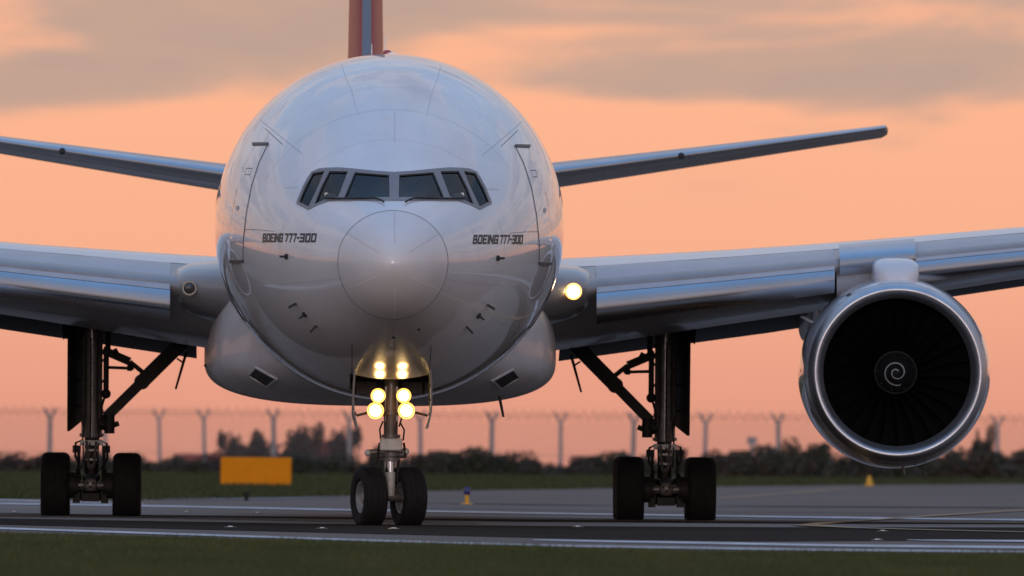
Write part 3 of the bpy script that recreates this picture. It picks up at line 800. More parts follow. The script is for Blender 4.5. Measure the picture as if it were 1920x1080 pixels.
# ---- fin and tail
def naca(t, n=26):
    x = (1 - np.cos(np.linspace(0, math.pi, n))) / 2
    y = 5 * t * (.2969 * np.sqrt(x) - .126 * x - .3516 * x ** 2 + .2843 * x ** 3 - .1036 * x ** 4)
    return x, y
FINX = -.16
def fin_sec(z, x_le, x_te, thick, c0=0., c1=1.):
    x, y = naca(1.0, 36); ch = x_te - x_le; m = (x >= c0 - 1e-6) & (x <= c1 + 1e-6); x, y = x[m], y[m]
    return [(FINX + b * thick, x_le + a * ch, z) for a, b in zip(x, y)] + [(FINX - b * thick, x_le + a * ch, z) for a, b in zip(x[::-1], y[::-1])]
zf = [(7.6, 18.5, 32.5, 1.0), (8.6, 20.5, 32.6, .75), (11, 22.8, 33.4, .67), (14, 25.8, 34.6, .52), (18.3, 30, 36, .28)]
fin = MB().loft([fin_sec(z, a, b, t) for z, a, b, t in zf]).build('vertical_fin', 'fin_red', plane, angle=50)
lex = []
for z, a, b, t in zf:
    x, y = naca(1.0, 90); m = x <= .010; ch = b - a
    lex.append([(FINX + (q + .006) * t * 1.0 + .003, a + p * ch - .012, z) for p, q in zip(x[m][::-1], y[m][::-1])] + [(FINX - (q + .006) * t - .003, a + p * ch - .012, z) for p, q in zip(x[m], y[m])])
bpart('leading_edge', MB().loft(lex, closed=False, caps=False), 'fin_edge', fin, angle=60)

def wing_sec(X, s_le, z_le, s_te, z_te, t, n=34, camber=.0, slim=False):
    x, y = naca(1.0, n); ch = s_te - s_le
    if slim: k = np.clip((x - .03) / .22, 0, 1); y = y * (.58 + .42 * k * k * (3 - 2 * k))
    c = camber * 4 * x * (1 - x)
    up_ = [(X, s_le - S0 + a * ch, z_le + a * (z_te - z_le) + b * t + cc * ch) for a, b, cc in zip(x[::-1], y[::-1], c[::-1])]
    lo_ = [(X, s_le - S0 + a * ch, z_le + a * (z_te - z_le) - b * t * .85 + cc * ch) for a, b, cc in zip(x[1:-1], y[1:-1], c[1:-1])]
    return up_ + lo_
tip = at(1664, 246, 32.5); root = at(1035, 322, 27.5)
for sg in (-1, 1):
    st = []
    zr = 6.52; zt_ = tip[2]
    for f in np.linspace(0, 1, 9):
        X = .6 + f * (10.75 - .6); z = zr + (zt_ - zr) * (f * .94 + .06 * f * f)
        sle = 60.2 + f * 8.1; ste = 67.2 + f * 3.9
        st.append([(sg * a, b, c) for a, b, c in wing_sec(X, sle, z + .05, ste, z - .12, (.70 - .50 * f))])
    st.append([(sg * 10.83, b, c) for a, b, c in [((p[0]), p[1] * .5 + (70.2 - S0) * .5, p[2] * .6 + zt_ * .4) for p in st[-1]]])
    stab = MB().loft(st).build('horizontal_stabilizer', 'wing_grey', plane, angle=50)
    le = []
    for sec in st[:-1]:
        y0 = min(p[1] for p in sec); ch = max(p[1] for p in sec) - y0; k = [i for i, p in enumerate(sec) if p[1] <= y0 + .07 * ch]
        zc = np.mean([sec[i][2] for i in k]); le.append([(sec[i][0], sec[i][1] - .008, zc + (sec[i][2] - zc) * 1.03) for i in k])
    if len(set(map(len, le))) == 1: bpart('leading_edge', MB().loft(le, closed=False, caps=False), 'bare_metal', stab, angle=60)
    q = MB().ball((sg * 6.4, (60.2 + .57 * 8.1) - S0 - .01, zr + (zt_ - zr) * .57 + .03), (.07, .05, .07), 8)
    bpart('inspection_port', q, 'dull_black', stab)

# ---- wings
def wprm(X):                            # leading edge, trailing edge, thickness at span X
    s_le = 24.6 + (X - 2.6) * .665
    s_te = 38.9 + (X - 2.6) * .03 if X <= 10.2 else 39.13 + (X - 10.2) * .315
    z_le = float(np.interp(X, [2.6, 3.4, 9.6, 12.2, 20, 30.4], [4.20, 4.27, 4.93, 5.22, 6.05, 7.35]))
    z_te = float(np.interp(X, [2.6, 3.4, 8.1, 10.2, 12.2, 20, 30.4], [3.35, 3.45, 4.12, 4.5, 4.85, 5.85, 7.3]))
    t = float(np.interp(X, [2.6, 3.4, 6, 9.6, 14, 30.4], [1.78, 1.70, 1.42, 1.16, .9, .26]))
    return s_le, z_le, s_te, z_te, t
WX = [2.4, 3.0, 3.8, 5, 6.5, 8, 9, 10.2, 12, 15, 19, 23, 27, 29.8, 30.4]
def slat_sec(X, drop=R(8), fwd=.030, dn=.0125, c0=.125):
    s_le, z_le, s_te, z_te, t = wprm(X); ch = s_te - s_le
    x, y = naca(1.0, 90)
    k = x <= c0; xu, yu = x[k][::-1], y[k][::-1]
    k2 = x <= .022; xl, yl = x[k2][1:], y[k2][1:]
    outer = [(a * ch, a * (z_te - z_le) + b * t * 1.02) for a, b in zip(xu, yu)] + [(a * ch, a * (z_te - z_le) - b * t * .9) for a, b in zip(xl, yl)]
    p0, p1 = np.array(outer[0]), np.array(outer[-1])
    inner = []
    for f in np.linspace(0, 1, 9)[1:-1]:
        b = p1 + (p0 - p1) * f; b = b + np.array([-.018 * ch * math.sin(math.pi * f), .012 * ch * math.sin(math.pi * f)]); inner.append(tuple(b))
    P = np.array(outer + inner); piv = p0.copy()
    c_, s_ = math.cos(drop), math.sin(drop)
    Q = P - piv; Q = np.stack([Q[:, 0] * c_ - Q[:, 1] * s_ * -1 * -1, Q[:, 0] * s_ + Q[:, 1] * c_], 1)
    Q = Q + piv + np.array([-fwd * ch, -dn * ch])
    return [(X, s_le - S0 + a, z_le + b) for a, b in Q]
for sg in (-1, 1):
    F = (lambda m_: m_) if sg > 0 else mirror
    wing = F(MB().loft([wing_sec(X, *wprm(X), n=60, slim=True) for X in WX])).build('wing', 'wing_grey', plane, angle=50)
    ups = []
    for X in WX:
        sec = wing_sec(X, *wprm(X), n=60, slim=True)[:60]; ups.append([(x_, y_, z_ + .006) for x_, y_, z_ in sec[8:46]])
    bpart('lit_upper_skin', F(MB().loft(ups, closed=False, caps=False)), 'wing_grey_lit', wing, angle=50)  # top sheet lightened to imitate overhead sky on the wing
    for a, b in ((3.95, 8.45), (10.0, 15.3), (15.4, 20.6), (20.7, 25.6), (25.7, 29.3)):
        bpart('slat', F(MB().loft([slat_sec(X) for X in np.linspace(a, b, 7)])), 'bare_metal', wing, angle=40)
        sk = [[(x_, y_ - .004, z_ + .006) for x_, y_, z_ in slat_sec(X)[:14]] for X in np.linspace(a + .002, b - .002, 7)]
        bpart('slat_upper_skin', F(MB().loft(sk, closed=False, caps=False)), 'slat_paint', wing, angle=60)
    bpart('krueger_flap', F(MB().loft([slat_sec(X, R(16), .012, .02, .09) for X in np.linspace(8.5, 9.2, 3)])), 'wing_grey', wing, angle=40)
    # fixed bright leading-edge skin between slat and pylon
    secs = []
    for X in np.linspace(8.55, 10.0, 4):
        s_le, z_le, s_te, z_te, t = wprm(X); sec = wing_sec(X, s_le - .05, z_le, s_te, z_te, t * 1.02, 60)
        y0 = s_le - S0 - .05; secs.append([p for p in sec if p[1] < y0 + .09 * (s_te - s_le)][:40])
    mlen = min(map(len, secs)); secs = [s_[:mlen] for s_ in secs]
    bpart('leading_edge_skin', F(MB().loft(secs, closed=False, caps=False)), 'bare_metal', wing, angle=60)
    # trailing-edge flaps, partly lowered
    for nm, a, b, cf, dz_ in (('flap', 3.5, 8.9, 2.6, -.42), ('flaperon', 9.0, 10.5, 2.2, -.25), ('flap', 10.6, 21.5, 1.9, -.3), ('aileron', 21.7, 28.5, 1.1, -.02)):
        secs = []
        for X in np.linspace(a, b, 5):
            s_le, z_le, s_te, z_te, t = wprm(X); secs.append(wing_sec(X, s_te - .9, z_te + .02, s_te - .9 + cf, z_te + dz_, .26, 16))
        bpart(nm, F(MB().loft(secs)), 'flap_grey', wing, angle=50)
    for X in (8.25, 13.6, 18.6):
        s_le, z_le, s_te, z_te, t = wprm(X); z0 = z_te + .12 - .18
        secs = [[(X + r_ * .17 * math.cos(q_), s_ - S0, z0 + zz + r_ * .42 * math.sin(q_)) for q_ in np.linspace(0, 2 * math.pi, 16, endpoint=False)]
                for s_, r_, zz in ((s_te - 4.2, .05, .1), (s_te - 3.6, .5, 0), (s_te - 2.4, .9, -.08), (s_te - .8, 1, -.16), (s_te + .8, .8, -.3), (s_te + 1.9, .25, -.42))]
        bpart('flap_track_fairing', F(MB().loft(secs)), 'wing_grey', wing)
    # thick root fairing that carries the landing light
    secs = []
    for X, df, tt in ((2.5, .46, 1.40), (3.2, .30, 1.22), (3.6, .16, 1.08), (3.8, -.04, .90), (3.9, -.3, .70)):
        s_le, z_le, s_te, z_te, t = wprm(X); secs.append(wing_sec(X, s_le - df, z_le + .02, s_le + 8, z_le - .35, tt, 30))
    bpart('wing_root_fairing', F(MB().loft(secs)), 'root_paint', wing, angle=50)
    lp = at(1076, 546, -12.6) if sg > 0 else at(355, 540, -12.6)
    X = abs(lp[0]); s_le, z_le, *_ = wprm(X); y = s_le - .22 - S0 - .10
    bez = MB().lathe([(.103, .5), (.103, .01), (.135, .01), (.135, .5)], 'y', (lp[0], y, lp[2]), 28)
    bpart('landing_light_bezel', bez, 'gear_grey', wing)
    dome = MB().lathe([(.001, -.05), (.05, -.042), (.09, -.015), (.105, .03)], 'y', (lp[0], y + .02, lp[2]), 28)
    ll = bpart('landing_light', dome, 'lamp_lit' if sg > 0 else 'lamp_dark', wing)
    if sg > 0: bpart('halo_ring', MB().lathe([(.105, -.012), (.125, -.03), (.15, -.035), (.155, .0)], 'y', (lp[0], y + .02, lp[2]), 28), 'halo_glow', wing)  # added glowing ring in place of the lamp's halo
    ll['label'] = 'lit landing light glowing warm white in the wing root' if sg > 0 else 'unlit dark landing light in the wing root'
    # spoiler panel just raised above the skin
    X0, X1 = 5.6, 6.65; V = []
    for X in (X0, X1):
        s_le, z_le, s_te, z_te, t = wprm(X); zt_ = z_le + .38 * (z_te - z_le) + .515 * t; yy = s_le + .38 * (s_te - s_le) - S0
        V += [(X, yy, zt_ - .05), (X, yy + .5, zt_ - .03), (X, yy + .5, zt_ + .055), (X, yy, zt_ + .055)]
    bpart('upper_fence', F(MB().add(V, [(0, 1, 5, 4), (1, 2, 6, 5), (2, 3, 7, 6), (3, 0, 4, 7), (0, 3, 2, 1), (4, 5, 6, 7)])), 'gear_dark', wing, smooth=False)

# ---- engines
EC = at(1684, 698, -10.5)
def make_engine(sg):
    c = np.array([sg * EC[0], -10.5, EC[2]])
    en = empty('engine', (0, 0, 0), 0, plane)
    lip = [(1.375, .62), (1.38, .42), (1.405, .25), (1.45, .10), (1.50, .02), (1.535, 0.0), (1.57, .02), (1.605, .07), (1.64, .16), (1.668, .28)]
    MB().lathe(lip, 'y', c, 128).build('inlet_lip', 'lip_metal', en, angle=60)
    cowl = [(1.669, .285), (1.70, .45), (1.735, .75), (1.765, 1.2), (1.785, 1.8), (1.79, 2.6), (1.75, 3.6), (1.62, 4.7), (1.48, 5.5), (1.40, 5.5), (1.42, 4.9)]
    MB().lathe(cowl, 'y', c, 128).build('cowling', 'cowl_paint', en, angle=60)
    MB().lathe([(1.667, .278), (1.672, .284), (1.672, .296), (1.667, .30)], 'y', c, 128).build('cowl_seam', 'seam', en)
    MB().lathe([(1.374, .60), (1.372, .9), (1.39, 1.3), (1.405, 1.9), (1.405, 2.3), (.001, 2.3)], 'y', c, 96).build('inlet_duct', 'inlet_liner', en, angle=60)
    fan = empty('fan', (0, 0, 0), 0, en)
    MB().lathe([(.40, 1.30), (.42, 1.45), (.42, 2.0)], 'y', c, 48).build('fan_hub', 'fan_metal', en)
    nb = 26
    for k in range(nb):
        secs = []
        for f in np.linspace(0, 1, 8):
            r = .40 + f * .99; tw = R(25 + 35 * f); hc = .19 + .06 * f; sw = .10 * math.sin(f * 2.4)
            sec = []
            for u_, v_ in ((-1, 0), (0, .09), (1, 0), (0, -.09)):
                tx, ty = hc * (u_ * math.sin(tw) - v_ * math.cos(tw)), hc * (u_ * math.cos(tw) + v_ * math.sin(tw))
                a = 2 * math.pi * k / nb + sw
                sec.append((c[0] + r * math.cos(a) - tx * math.sin(a), c[1] + 1.75 + ty, c[2] + r * math.sin(a) + tx * math.cos(a)))
            secs.append(sec)
        MB().loft(secs).build('fan_blade', 'fan_metal', en, angle=40)
    bpy.data.objects.remove(fan)
    sp = [(.001, .78), (.03, .80), (.10, .88), (.20, 1.0), (.30, 1.13), (.365, 1.24), (.385, 1.30)]
    MB().lathe(sp, 'y', c, 64).build('spinner', 'black_paint', en, angle=60)
    MB().lathe([(.372, 1.235), (.40, 1.25), (.41, 1.30), (.38, 1.31)], 'y', c, 64).build('spinner_ring', 'gear_dark', en)
    prof = np.array(sp)
    P = []
    for f in np.linspace(0.03, 1, 90):
        a = R(-20) - f * 2 * math.pi * 1.75; r = .03 + f * .215
        y_ = np.interp(r, prof[:, 0], prof[:, 1]); P.append((c[0] + r * math.cos(a), c[1] + y_ - .008, c[2] - r * math.sin(a)))
    slope = np.array([0, 1, 0])
    def nf(p):
        d = np.array([p[0] - c[0], 0, p[2] - c[2]]); d /= np.linalg.norm(d) + 1e-9; n_ = d * .75 - np.array([0, .66, 0]); return n_ / np.linalg.norm(n_)
    ribbon(P, .032, nf).build('spiral', 'spiral_white', en, fix=False)
    for k in range(9):
        a = 2 * math.pi * k / 9 + .3; MB().ball((c[0] + .335 * math.cos(a), c[1] + 1.185, c[2] + .335 * math.sin(a)), (.028, .02, .016), 6).build('balance_bolt', 'gear_dark', en)
    # pylon
    secs = []
    for y, hw, zb, zt in ((.75, .10, 1.62, 1.72), (.85, .36, 1.60, 1.95), (1.3, .43, 1.60, 2.1), (2.2, .44, 1.5, 2.16), (4.0, .44, 1.2, 2.2), (7.5, .4, .9, 2.1)):
        sec = []
        for k in range(24):
            t = 2 * math.pi * k / 24; e = .55
            sec.append((c[0] + hw * math.copysign(abs(math.cos(t)) ** e, math.cos(t)), c[1] + y, c[2] + (zt + zb) / 2 + (zt - zb) / 2 * math.copysign(abs(math.sin(t)) ** e, math.sin(t))))
        secs.append(sec)
    MB().loft(secs).build('pylon', 'cowl_paint', en, angle=60)
    # nacelle strake on the inboard side
    a = R(149) if sg > 0 else R(31)
    d = np.array([math.cos(a), 0, math.sin(a)])
    V = []
    for y, h in ((1.3, .02), (1.9, .24), (2.6, .27), (2.75, .02)):
        for off in (-.015, .015):
            tn = np.array([-d[2], 0, d[0]]) * off; V += [c + d * 1.76 + tn + np.array([0, y, 0]), c + d * (1.77 + h) + tn + np.array([0, y, 0])]
    q = MB(); q.v = [tuple(v) for v in V]
    for i in range(3):
        b = 4 * i; q.f += [(b, b + 1, b + 5, b + 4), (b + 2, b + 6, b + 7, b + 3), (b + 1, b + 3, b + 7, b + 5)]
    q.build('nacelle_strake', 'cowl_paint', en, smooth=False)
    MB().tube((c[0] + .17, c[1] + 2.0, c[2] - 1.7), (c[0] + .19, c[1] + 2.0, c[2] - 1.90), .022, .03, 8).build('drain_mast', 'gear_grey', en)
    # small slot on the upper cowl and latch panel below
    def patch(a0, a1, y0, y1, nm, m):
        cr = np.array(cowl); V = []
        for y in (y0, y1):
            for a_ in (a0, a1):
                r = np.interp(y, cr[:8, 1], cr[:8, 0]) + .006; V.append((c[0] + r * math.cos(R(a_)), c[1] + y, c[2] + r * math.sin(R(a_))))
        MB().add(V, [(0, 1, 3, 2)]).build(nm, m, en, fix=False, smooth=False)
    patch(121, 124, .36, .62, 'vent_slot', 'dull_black'); patch(-79, -71, .45, 1.1, 'latch_panel', 'inlet_liner')
    patch(-14, 2, 1.3, 1.5, 'placard', 'letter_black'); patch(166, 180, 1.3, 1.45, 'placard', 'letter_black')
    # core exhaust
    MB().lathe([(1.2, 4.9), (.95, 6.6), (.7, 7.4), (.55, 7.4), (.1, 8.3)], 'y', c, 48).build('exhaust_nozzle', 'gear_dark', en)
    return en
make_engine(1); make_engine(-1)

# ---- wheels
def tyre_mb(R0, W, axle_x, c, flat=.03, nring=56, grooves=True):
    hw = W / 2
    prof = [(.52, -.34), (.60, -.46), (.75, -.5), (.88, -.485), (.955, -.42), (.99, -.34), (1.0, -.27), (1.0, -.25), (.985, -.245), (.985, -.215), (1.0, -.21), (1.0, -.07), (.985, -.065), (.985, -.035), (1.0, -.03)]
    prof = prof + [(r, -x) for r, x in reversed(prof)]
    q = MB().lathe([(r * R0, x * W) for r, x in prof], 'x', (0, 0, 0), nring)
    fl = R0 - flat; V = []
    for x, y, z in q.v:
        if z < -fl:
            k = (-z - fl); x = x * (1 + 1.2 * k / R0); z = -fl
        elif z < -.72 * R0: x *= 1 + .06 * (-z / R0 - .72) / .28
        V.append((x, y, z))
    q.v = V; return q
def place(q, c, rz=0):
    c_, s_ = math.cos(rz), math.sin(rz); r = MB(); r.v = [(c[0] + x * c_ - y * s_, c[1] + x * s_ + y * c_, c[2] + z) for x, y, z in q.v]; r.f = list(q.f); return r
def rim_mb(R0, W):
    q = MB(); q.lathe([(.001, -.30 * W), (.16 * R0, -.30 * W), (.17 * R0, -.20 * W), (.30 * R0, -.17 * W), (.42 * R0, -.24 * W), (.47 * R0, -.36 * W), (.53 * R0, -.38 * W), (.55 * R0, -.3 * W)], 'x', (0, 0, 0), 40)
    q.lathe([(.001, .30 * W), (.16 * R0, .30 * W), (.17 * R0, .20 * W), (.30 * R0, .17 * W), (.42 * R0, .24 * W), (.47 * R0, .36 * W), (.53 * R0, .38 * W), (.55 * R0, .3 * W)], 'x', (0, 0, 0), 40)
    for k in range(8):
        a = 2 * math.pi * k / 8
        for sx in (-1, 1): q.tube((sx * .2 * W, .24 * R0 * math.cos(a), .24 * R0 * math.sin(a)), (sx * .23 * W, .24 * R0 * math.cos(a), .24 * R0 * math.sin(a)), .022, n=8)
    return q

# ---- nose gear
ng = empty('nose_gear', (0, 0, 0), 0, plane)
YN = -31.22
def P(px, py, dy=0.): return at(px, py, YN + dy)
cx = at(729, 940, YN)[0]
ST = R(17); cn = np.array([cx, YN, .50])
dirx = np.array([math.cos(ST), math.sin(ST), 0])
for k in (-1, 1):
    c = cn + dirx * k * .36
    place(tyre_mb(.525, .42, 0, None, .025), c, ST).build('tyre', 'rubber', ng, angle=30)
    place(rim_mb(.525, .42), c, ST).build('wheel_rim', 'rim', ng, angle=40)
MB().tube(cn - dirx * .4, cn + dirx * .4, .07, n=16).build('axle', 'gear_grey', ng)
top = P(735, 705, .1)
lo = P(732, 862); mid = P(733, 772)
MB().tube(lo, cn + np.array([.02, 0, .02]), .10, .085, 20).build('lower_strut', 'gear_white', ng)
MB().tube(P(732, 862), P(732, 885), .105, .10, 20).build('strut_sleeve', 'chrome', ng)
MB().tube((mid[0], YN, mid[2]), lo, .125, .12, 24).build('strut', 'gear_grey', ng)
MB().tube((top[0], YN + .05, 3.2), mid, .13, .13, 24).build('upper_strut', 'gear_grey', ng)
for py in (775, 818, 852, 862): p = P(733, py); MB().tube(p + np.array([0, 0, -.03]), p + np.array([0, 0, .03]), .165, n=24).build('strut_collar', 'gear_grey', ng)
a, b = P(712, 845, -.2), P(754, 822, -.2)
q = MB().box(((a[0] + b[0]) / 2, YN - .22, (a[2] + b[2]) / 2), (b[0] - a[0], .16, b[2] - a[2])); o = q.build('steering_box', 'gear_white', ng, smooth=False)
bv = o.modifiers.new('bevel', 'BEVEL'); bv.width = .025; bv.segments = 3
q = MB(); q.tube(P(688, 848, -.05), P(764, 846, -.05), .05, n=14); q.tube(P(705, 852), P(760, 852), .07, n=14); q.build('steering_actuator', 'gear_grey', ng)
for px, py in ((690, 849), (761, 847)): MB().ball(P(px, py, -.06), .062, 10).build('actuator_end', 'gear_white', ng)
for px0, py0, px1, py1 in ((712, 830, 706, 870), (716, 862, 713, 890), (757, 830, 761, 858), (748, 862, 745, 905)): MB().tube(P(px0, py0, -.1), P(px1, py1, -.1), .022, n=8).build('hydraulic_pipe', 'gear_dark', ng)
for pth in ([P(718, 790, -.14), P(712, 805, -.2), P(714, 825, -.18)], [P(750, 792, -.14), P(758, 806, -.2), P(756, 826, -.18)], [P(750, 770, -.1), P(753, 785, -.16), P(748, 800, -.14)]):
    MB().path(pth, .015).build('hydraulic_hose', 'gear_dark', ng)
q = MB(); q.beam(P(735, 868, .2), P(737, 895, .42), .22, .05); q.beam(P(737, 895, .42), P(738, 925, .12), .18, .05); q.build('torque_link', 'gear_grey', ng, smooth=False)
q = MB(); q.beam(P(722, 775, .15), (cx - .2, YN + 1.5, 2.7), .09, .09); q.beam(P(746, 775, .15), (cx + .2, YN + 1.5, 2.7), .09, .09); q.build('drag_brace', 'gear_grey', ng, smooth=False)
q = MB()
for y0 in (741, 769): q.beam(P(705, y0, .0), P(761, y0, .0), .1, .06)
q.beam(P(724, 725, -.06), P(724, 790, -.06), .04, .05); q.beam(P(744, 725, -.06), P(744, 790, -.06), .04, .05); q.build('lamp_bracket', 'gear_grey', ng, smooth=False)
LAMPS = ((709, 742, .098), (757, 742, .098), (704, 770, .112), (762, 770, .112))
for px, py, r in LAMPS:
    c = P(px, py, -.30)
    MB().lathe([(.02, .20), (r * .6, .17), (r * 1.02, .05), (r * 1.12, -.02), (r * 1.12, -.04), (r * 1.0, -.035), (r * .98, .0)], 'y', c, 28).build('lamp_housing', 'lamp_housing', ng)
    MB().lathe([(.001, -.035), (r * .5, -.03), (r * .86, -.012)], 'y', c, 28).build('landing_light', 'lamp_lit', ng)
    MB().lathe([(r * .86, -.012), (r * 1.06, -.034), (r * 1.30, -.048), (r * 1.32, -.03)], 'y', c, 28).build('halo_ring', 'halo_glow', ng)  # halo around each lamp, made as an added glowing ring
# gear doors hanging either side of the bay
for sg, px0 in ((-1, 661), (1, 809)):
    secs = []
    for y in np.linspace(YN - 1.35, YN + .75, 8):
        x0 = at(px0, 705, YN)[0]; zt = skin_z(y + S0, min(abs(x0), .7)) - .005
        pr = []
        for f in np.linspace(0, 1, 8):
            z = zt + (1.70 - zt) * f; x = x0 + sg * (-.03 + .02 * math.sin(math.pi * f) - .05 * max(0, f - .7) / .3)
            pr.append((x, z))
        th = .035
        secs.append([(x - th / 2, y, z) for x, z in pr] + [(x + th / 2, y, z) for x, z in pr[::-1]])
    MB().loft(secs).build('gear_door', 'door_inner', ng, angle=40)
    MB().tube(at(px0 - sg * 8, 779, YN - .25), at(px0 - sg * 32, 773, YN - .1), .022, n=8).build('door_link', 'gear_grey', ng)
    q = MB()
    for zz in (2.45, 2.2, 1.95): q.box((at(px0, 740, YN)[0] - sg * .035, YN - .9, zz), (.05, .5, .05))
    q.build('door_hinge', 'gear_dark', ng, smooth=False)

# ---- main gear
def make_main(sg):
    mg = empty('main_gear', (0, 0, 0), 0, plane)
    X0 = 5.49
    def D(d, z, y=0.): return np.array([sg * (X0 + d), y, z])         # d measured outboard of the leg
    for ya in (-1.47, 0, 1.47):
        for k in (-1, 1):
            place(tyre_mb(.625, .53, 0, None, .035), D(k * .685, .59, ya)).build('tyre', 'rubber', mg, angle=30)
            place(rim_mb(.625, .53), D(k * .685, .59, ya)).build('wheel_rim', 'rim', mg, angle=40)
            q = MB().tube(D(k * .30, .59, ya), D(k * .48, .59, ya), .25, n=24); q.tube(D(k * .24, .59, ya), D(k * .32, .59, ya), .19, n=24)
            for j in range(6):
                a = 2 * math.pi * j / 6 + .4; q.tube(D(k * .20, .59 + .17 * math.sin(a), ya + .17 * math.cos(a)), D(k * .34, .59 + .17 * math.sin(a), ya + .17 * math.cos(a)), .035, n=8)
            q.build('brake', 'gear_dark', mg)
        MB().tube(D(-.75, .59, ya), D(.75, .59, ya), .085, n=16).build('axle', 'gear_grey', mg)
    secs = [[D(a * w, .60 + b * h, y) for a, b in ((-1, -1), (1, -1), (1, 1), (-1, 1))] for y, w, h in ((-1.68, .11, .12), (-1.3, .13, .16), (0, .17, .22), (1.3, .13, .16), (1.68, .11, .12))]
    MB().loft(secs).build('truck_beam', 'gear_dark', mg, angle=30)
    MB().ball(D(0, .60, -1.7), (.13, .06, .13), 10).build('beam_end_cap', 'gear_grey', mg)
    q = MB()
    for dd in (-.055, .055): q.ball(D(dd, .63, -1.76), (.025, .02, .025), 6)
    q.ball(D(0, .56, -1.77), (.03, .02, .02), 6); q.build('end_cap_bolts', 'black_paint', mg)
    MB().box(D(0, .36, -1.5), (.34, .3, .16)).build('truck_positioner', 'gear_dark', mg, smooth=False)
    MB().tube(D(0, .6), D(0, 1.55), .135, n=24).build('inner_piston', 'gear_dark', mg)
    MB().tube(D(0, 1.5), D(0, 4.0), .20, .20, 28).build('outer_cylinder', 'gear_grey', mg)
    for z, r in ((1.52, .235), (1.98, .225), (2.08, .215), (2.55, .215), (2.95, .215), (3.3, .23)): MB().tube(D(0, z), D(0, z + .06), r, n=28).build('cylinder_collar', 'gear_grey', mg)
    # clevis and side brace
    q = MB(); q.tube(D(-.15, 1.78, -.06), D(-.42, 1.72, -.06), .12, n=16); q.tube(D(-.34, 1.58, -.16), D(-.34, 1.95, -.16), .10, n=16); q.tube(D(-.42, 1.74, -.1), D(-.52, 1.78, -.1), .05, n=12)
    q.ball(D(-.3, 1.86, -.1), .12, 8); q.build('brace_clevis', 'gear_dark', mg)
    q = MB().loft([[D(d - .5 * w * .7, z + -.5 * w * .7 * -1, y) for d, w, y in ((0, 0, 0),)] * 1 for z in (0,)]) if False else MB()
    A, B = D(-.28, 1.90, -.05), D(-1.78, 3.40, -.05); mid_ = A + (B - A) * .45
    q.beam(A, mid_, .20, .22); q.beam(mid_ - (B - A) * .02, B, .28, .26); q.build('side_brace', 'gear_dark', mg, smooth=False)
    MB().tube(mid_ + np.array([0, -.16, 0]), mid_ + np.array([0, .16, 0]), .15, n=16).build('brace_joint', 'gear_dark', mg)
    q = MB(); q.beam(D(-.2, 3.18, -.1), D(-.72, 2.96, -.1), .16, .12); q.beam(D(-.72, 2.96, -.1), D(-1.02, 2.72, -.1), .09, .09); q.beam(D(-.22, 2.85, -.05), D(-.8, 2.83, -.05), .06, .06)
    q.tube(D(-.72, 2.78, -.12), D(-.72, 2.94, -.12), .05); q.tube(D(-.5, 3.06, -.16), D(-.42, 3.2, -.16), .05); q.build('lock_link', 'gear_dark', mg, smooth=False)
    q = MB(); q.tube(D(-.30, 3.75, -.15), D(-.30, 3.15, -.15), .055); q.tube(D(-.34, 3.35, -.15), D(-.26, 3.35, -.15), .1, n=12); q.tube(D(-.27, 3.1, -.2), D(-.27, 2.38, -.2), .055); q.ball(D(-.27, 2.34, -.22), .095, 8)
    q.build('retract_actuator', 'gear_dark', mg)
    hoses = [[D(-.25, 2.3, -.22), D(-.19, 2.1, -.25), D(-.19, 1.9, -.25), D(-.26, 1.78, -.22)], [D(.17, 1.45, -.25), D(.30, 1.40, -.35), D(.31, 1.15, -.4), D(.2, .92, -.5)], [D(-.17, 1.45, -.25), D(-.30, 1.38, -.35), D(-.31, 1.12, -.4), D(-.2, .9, -.5)]]
    hoses += [[D(dd, 3.4, -.22), D(dd, 2.0, -.22), D(dd * 1.4, 1.5, -.26), D(dd * 1.2, 1.0, -.4)] for dd in (-.1, .02, .12)]
    for hi, hp in enumerate(hoses): MB().path(hp, .024 if hi < 3 else .016).build('hydraulic_hose', 'black_paint', mg)
    q = MB(); q.beam(D(-.09, 1.42, -.28), D(-.05, .95, -.62), .05, .06); q.beam(D(.09, 1.42, -.28), D(.05, .95, -.62), .05, .06); q.beam(D(-.12, 1.26, -.38), D(.12, 1.26, -.38), .04, .05); q.beam(D(-.1, 1.08, -.5), D(.1, 1.08, -.5), .04, .05)
    q.beam(D(0, .96, -.62), D(0, .74, -.25), .1, .08); q.box(D(0, 1.4, -.24), (.44, .12, .1)); q.build('torque_link', 'gear_grey', mg, smooth=False)
    q = MB()
    for k in (-1, 1): q.beam(D(k * .25, .85, -.5), D(k * .2, .34, -1.3), .09, .1); q.beam(D(k * .24, 1.3, -.2), D(k * .24, .8, -.5), .06, .08); q.box(D(k * .27, .36, -1.45), (.14, .2, .22)); q.box(D(k * .28, 1.28, -.3), (.16, .12, .14))
    q.build('brake_rods', 'gear_dark', mg, smooth=False)
    # outboard leg door
    V = []
    for d_, y in ((.46, -.55), (.20, .55)):
        zb = 1.60 if d_ > .3 else 1.78
        for off in (0, .05): V += [D(d_ + off * .3, zb, y + off), D(d_ + off * .3, 3.75, y + off), D(d_ + off * .3 - .02, 2.0, y + off)]
    q = MB()
    f0, f1 = .47, .20
    pts = [(f0, 3.5, -.6), (f0, 3.0, -.6), (f0 - .005, 1.62, -.6), (f1, 1.85, .5), (f1 - .02, 3.0, .5), (f1 - .02, 3.75, .5), (.4, 3.75, -.3)]
    V = [D(a, z, y) for a, z, y in pts] + [D(a - .05, z, y + .03) for a, z, y in pts]; n = len(pts)
    q.add(V, [tuple(range(n)), tuple(range(2 * n - 1, n - 1, -1))] + [(i, (i + 1) % n, n + (i + 1) % n, n + i) for i in range(n)])
    q.build('leg_door', 'gear_dark', mg, smooth=False)
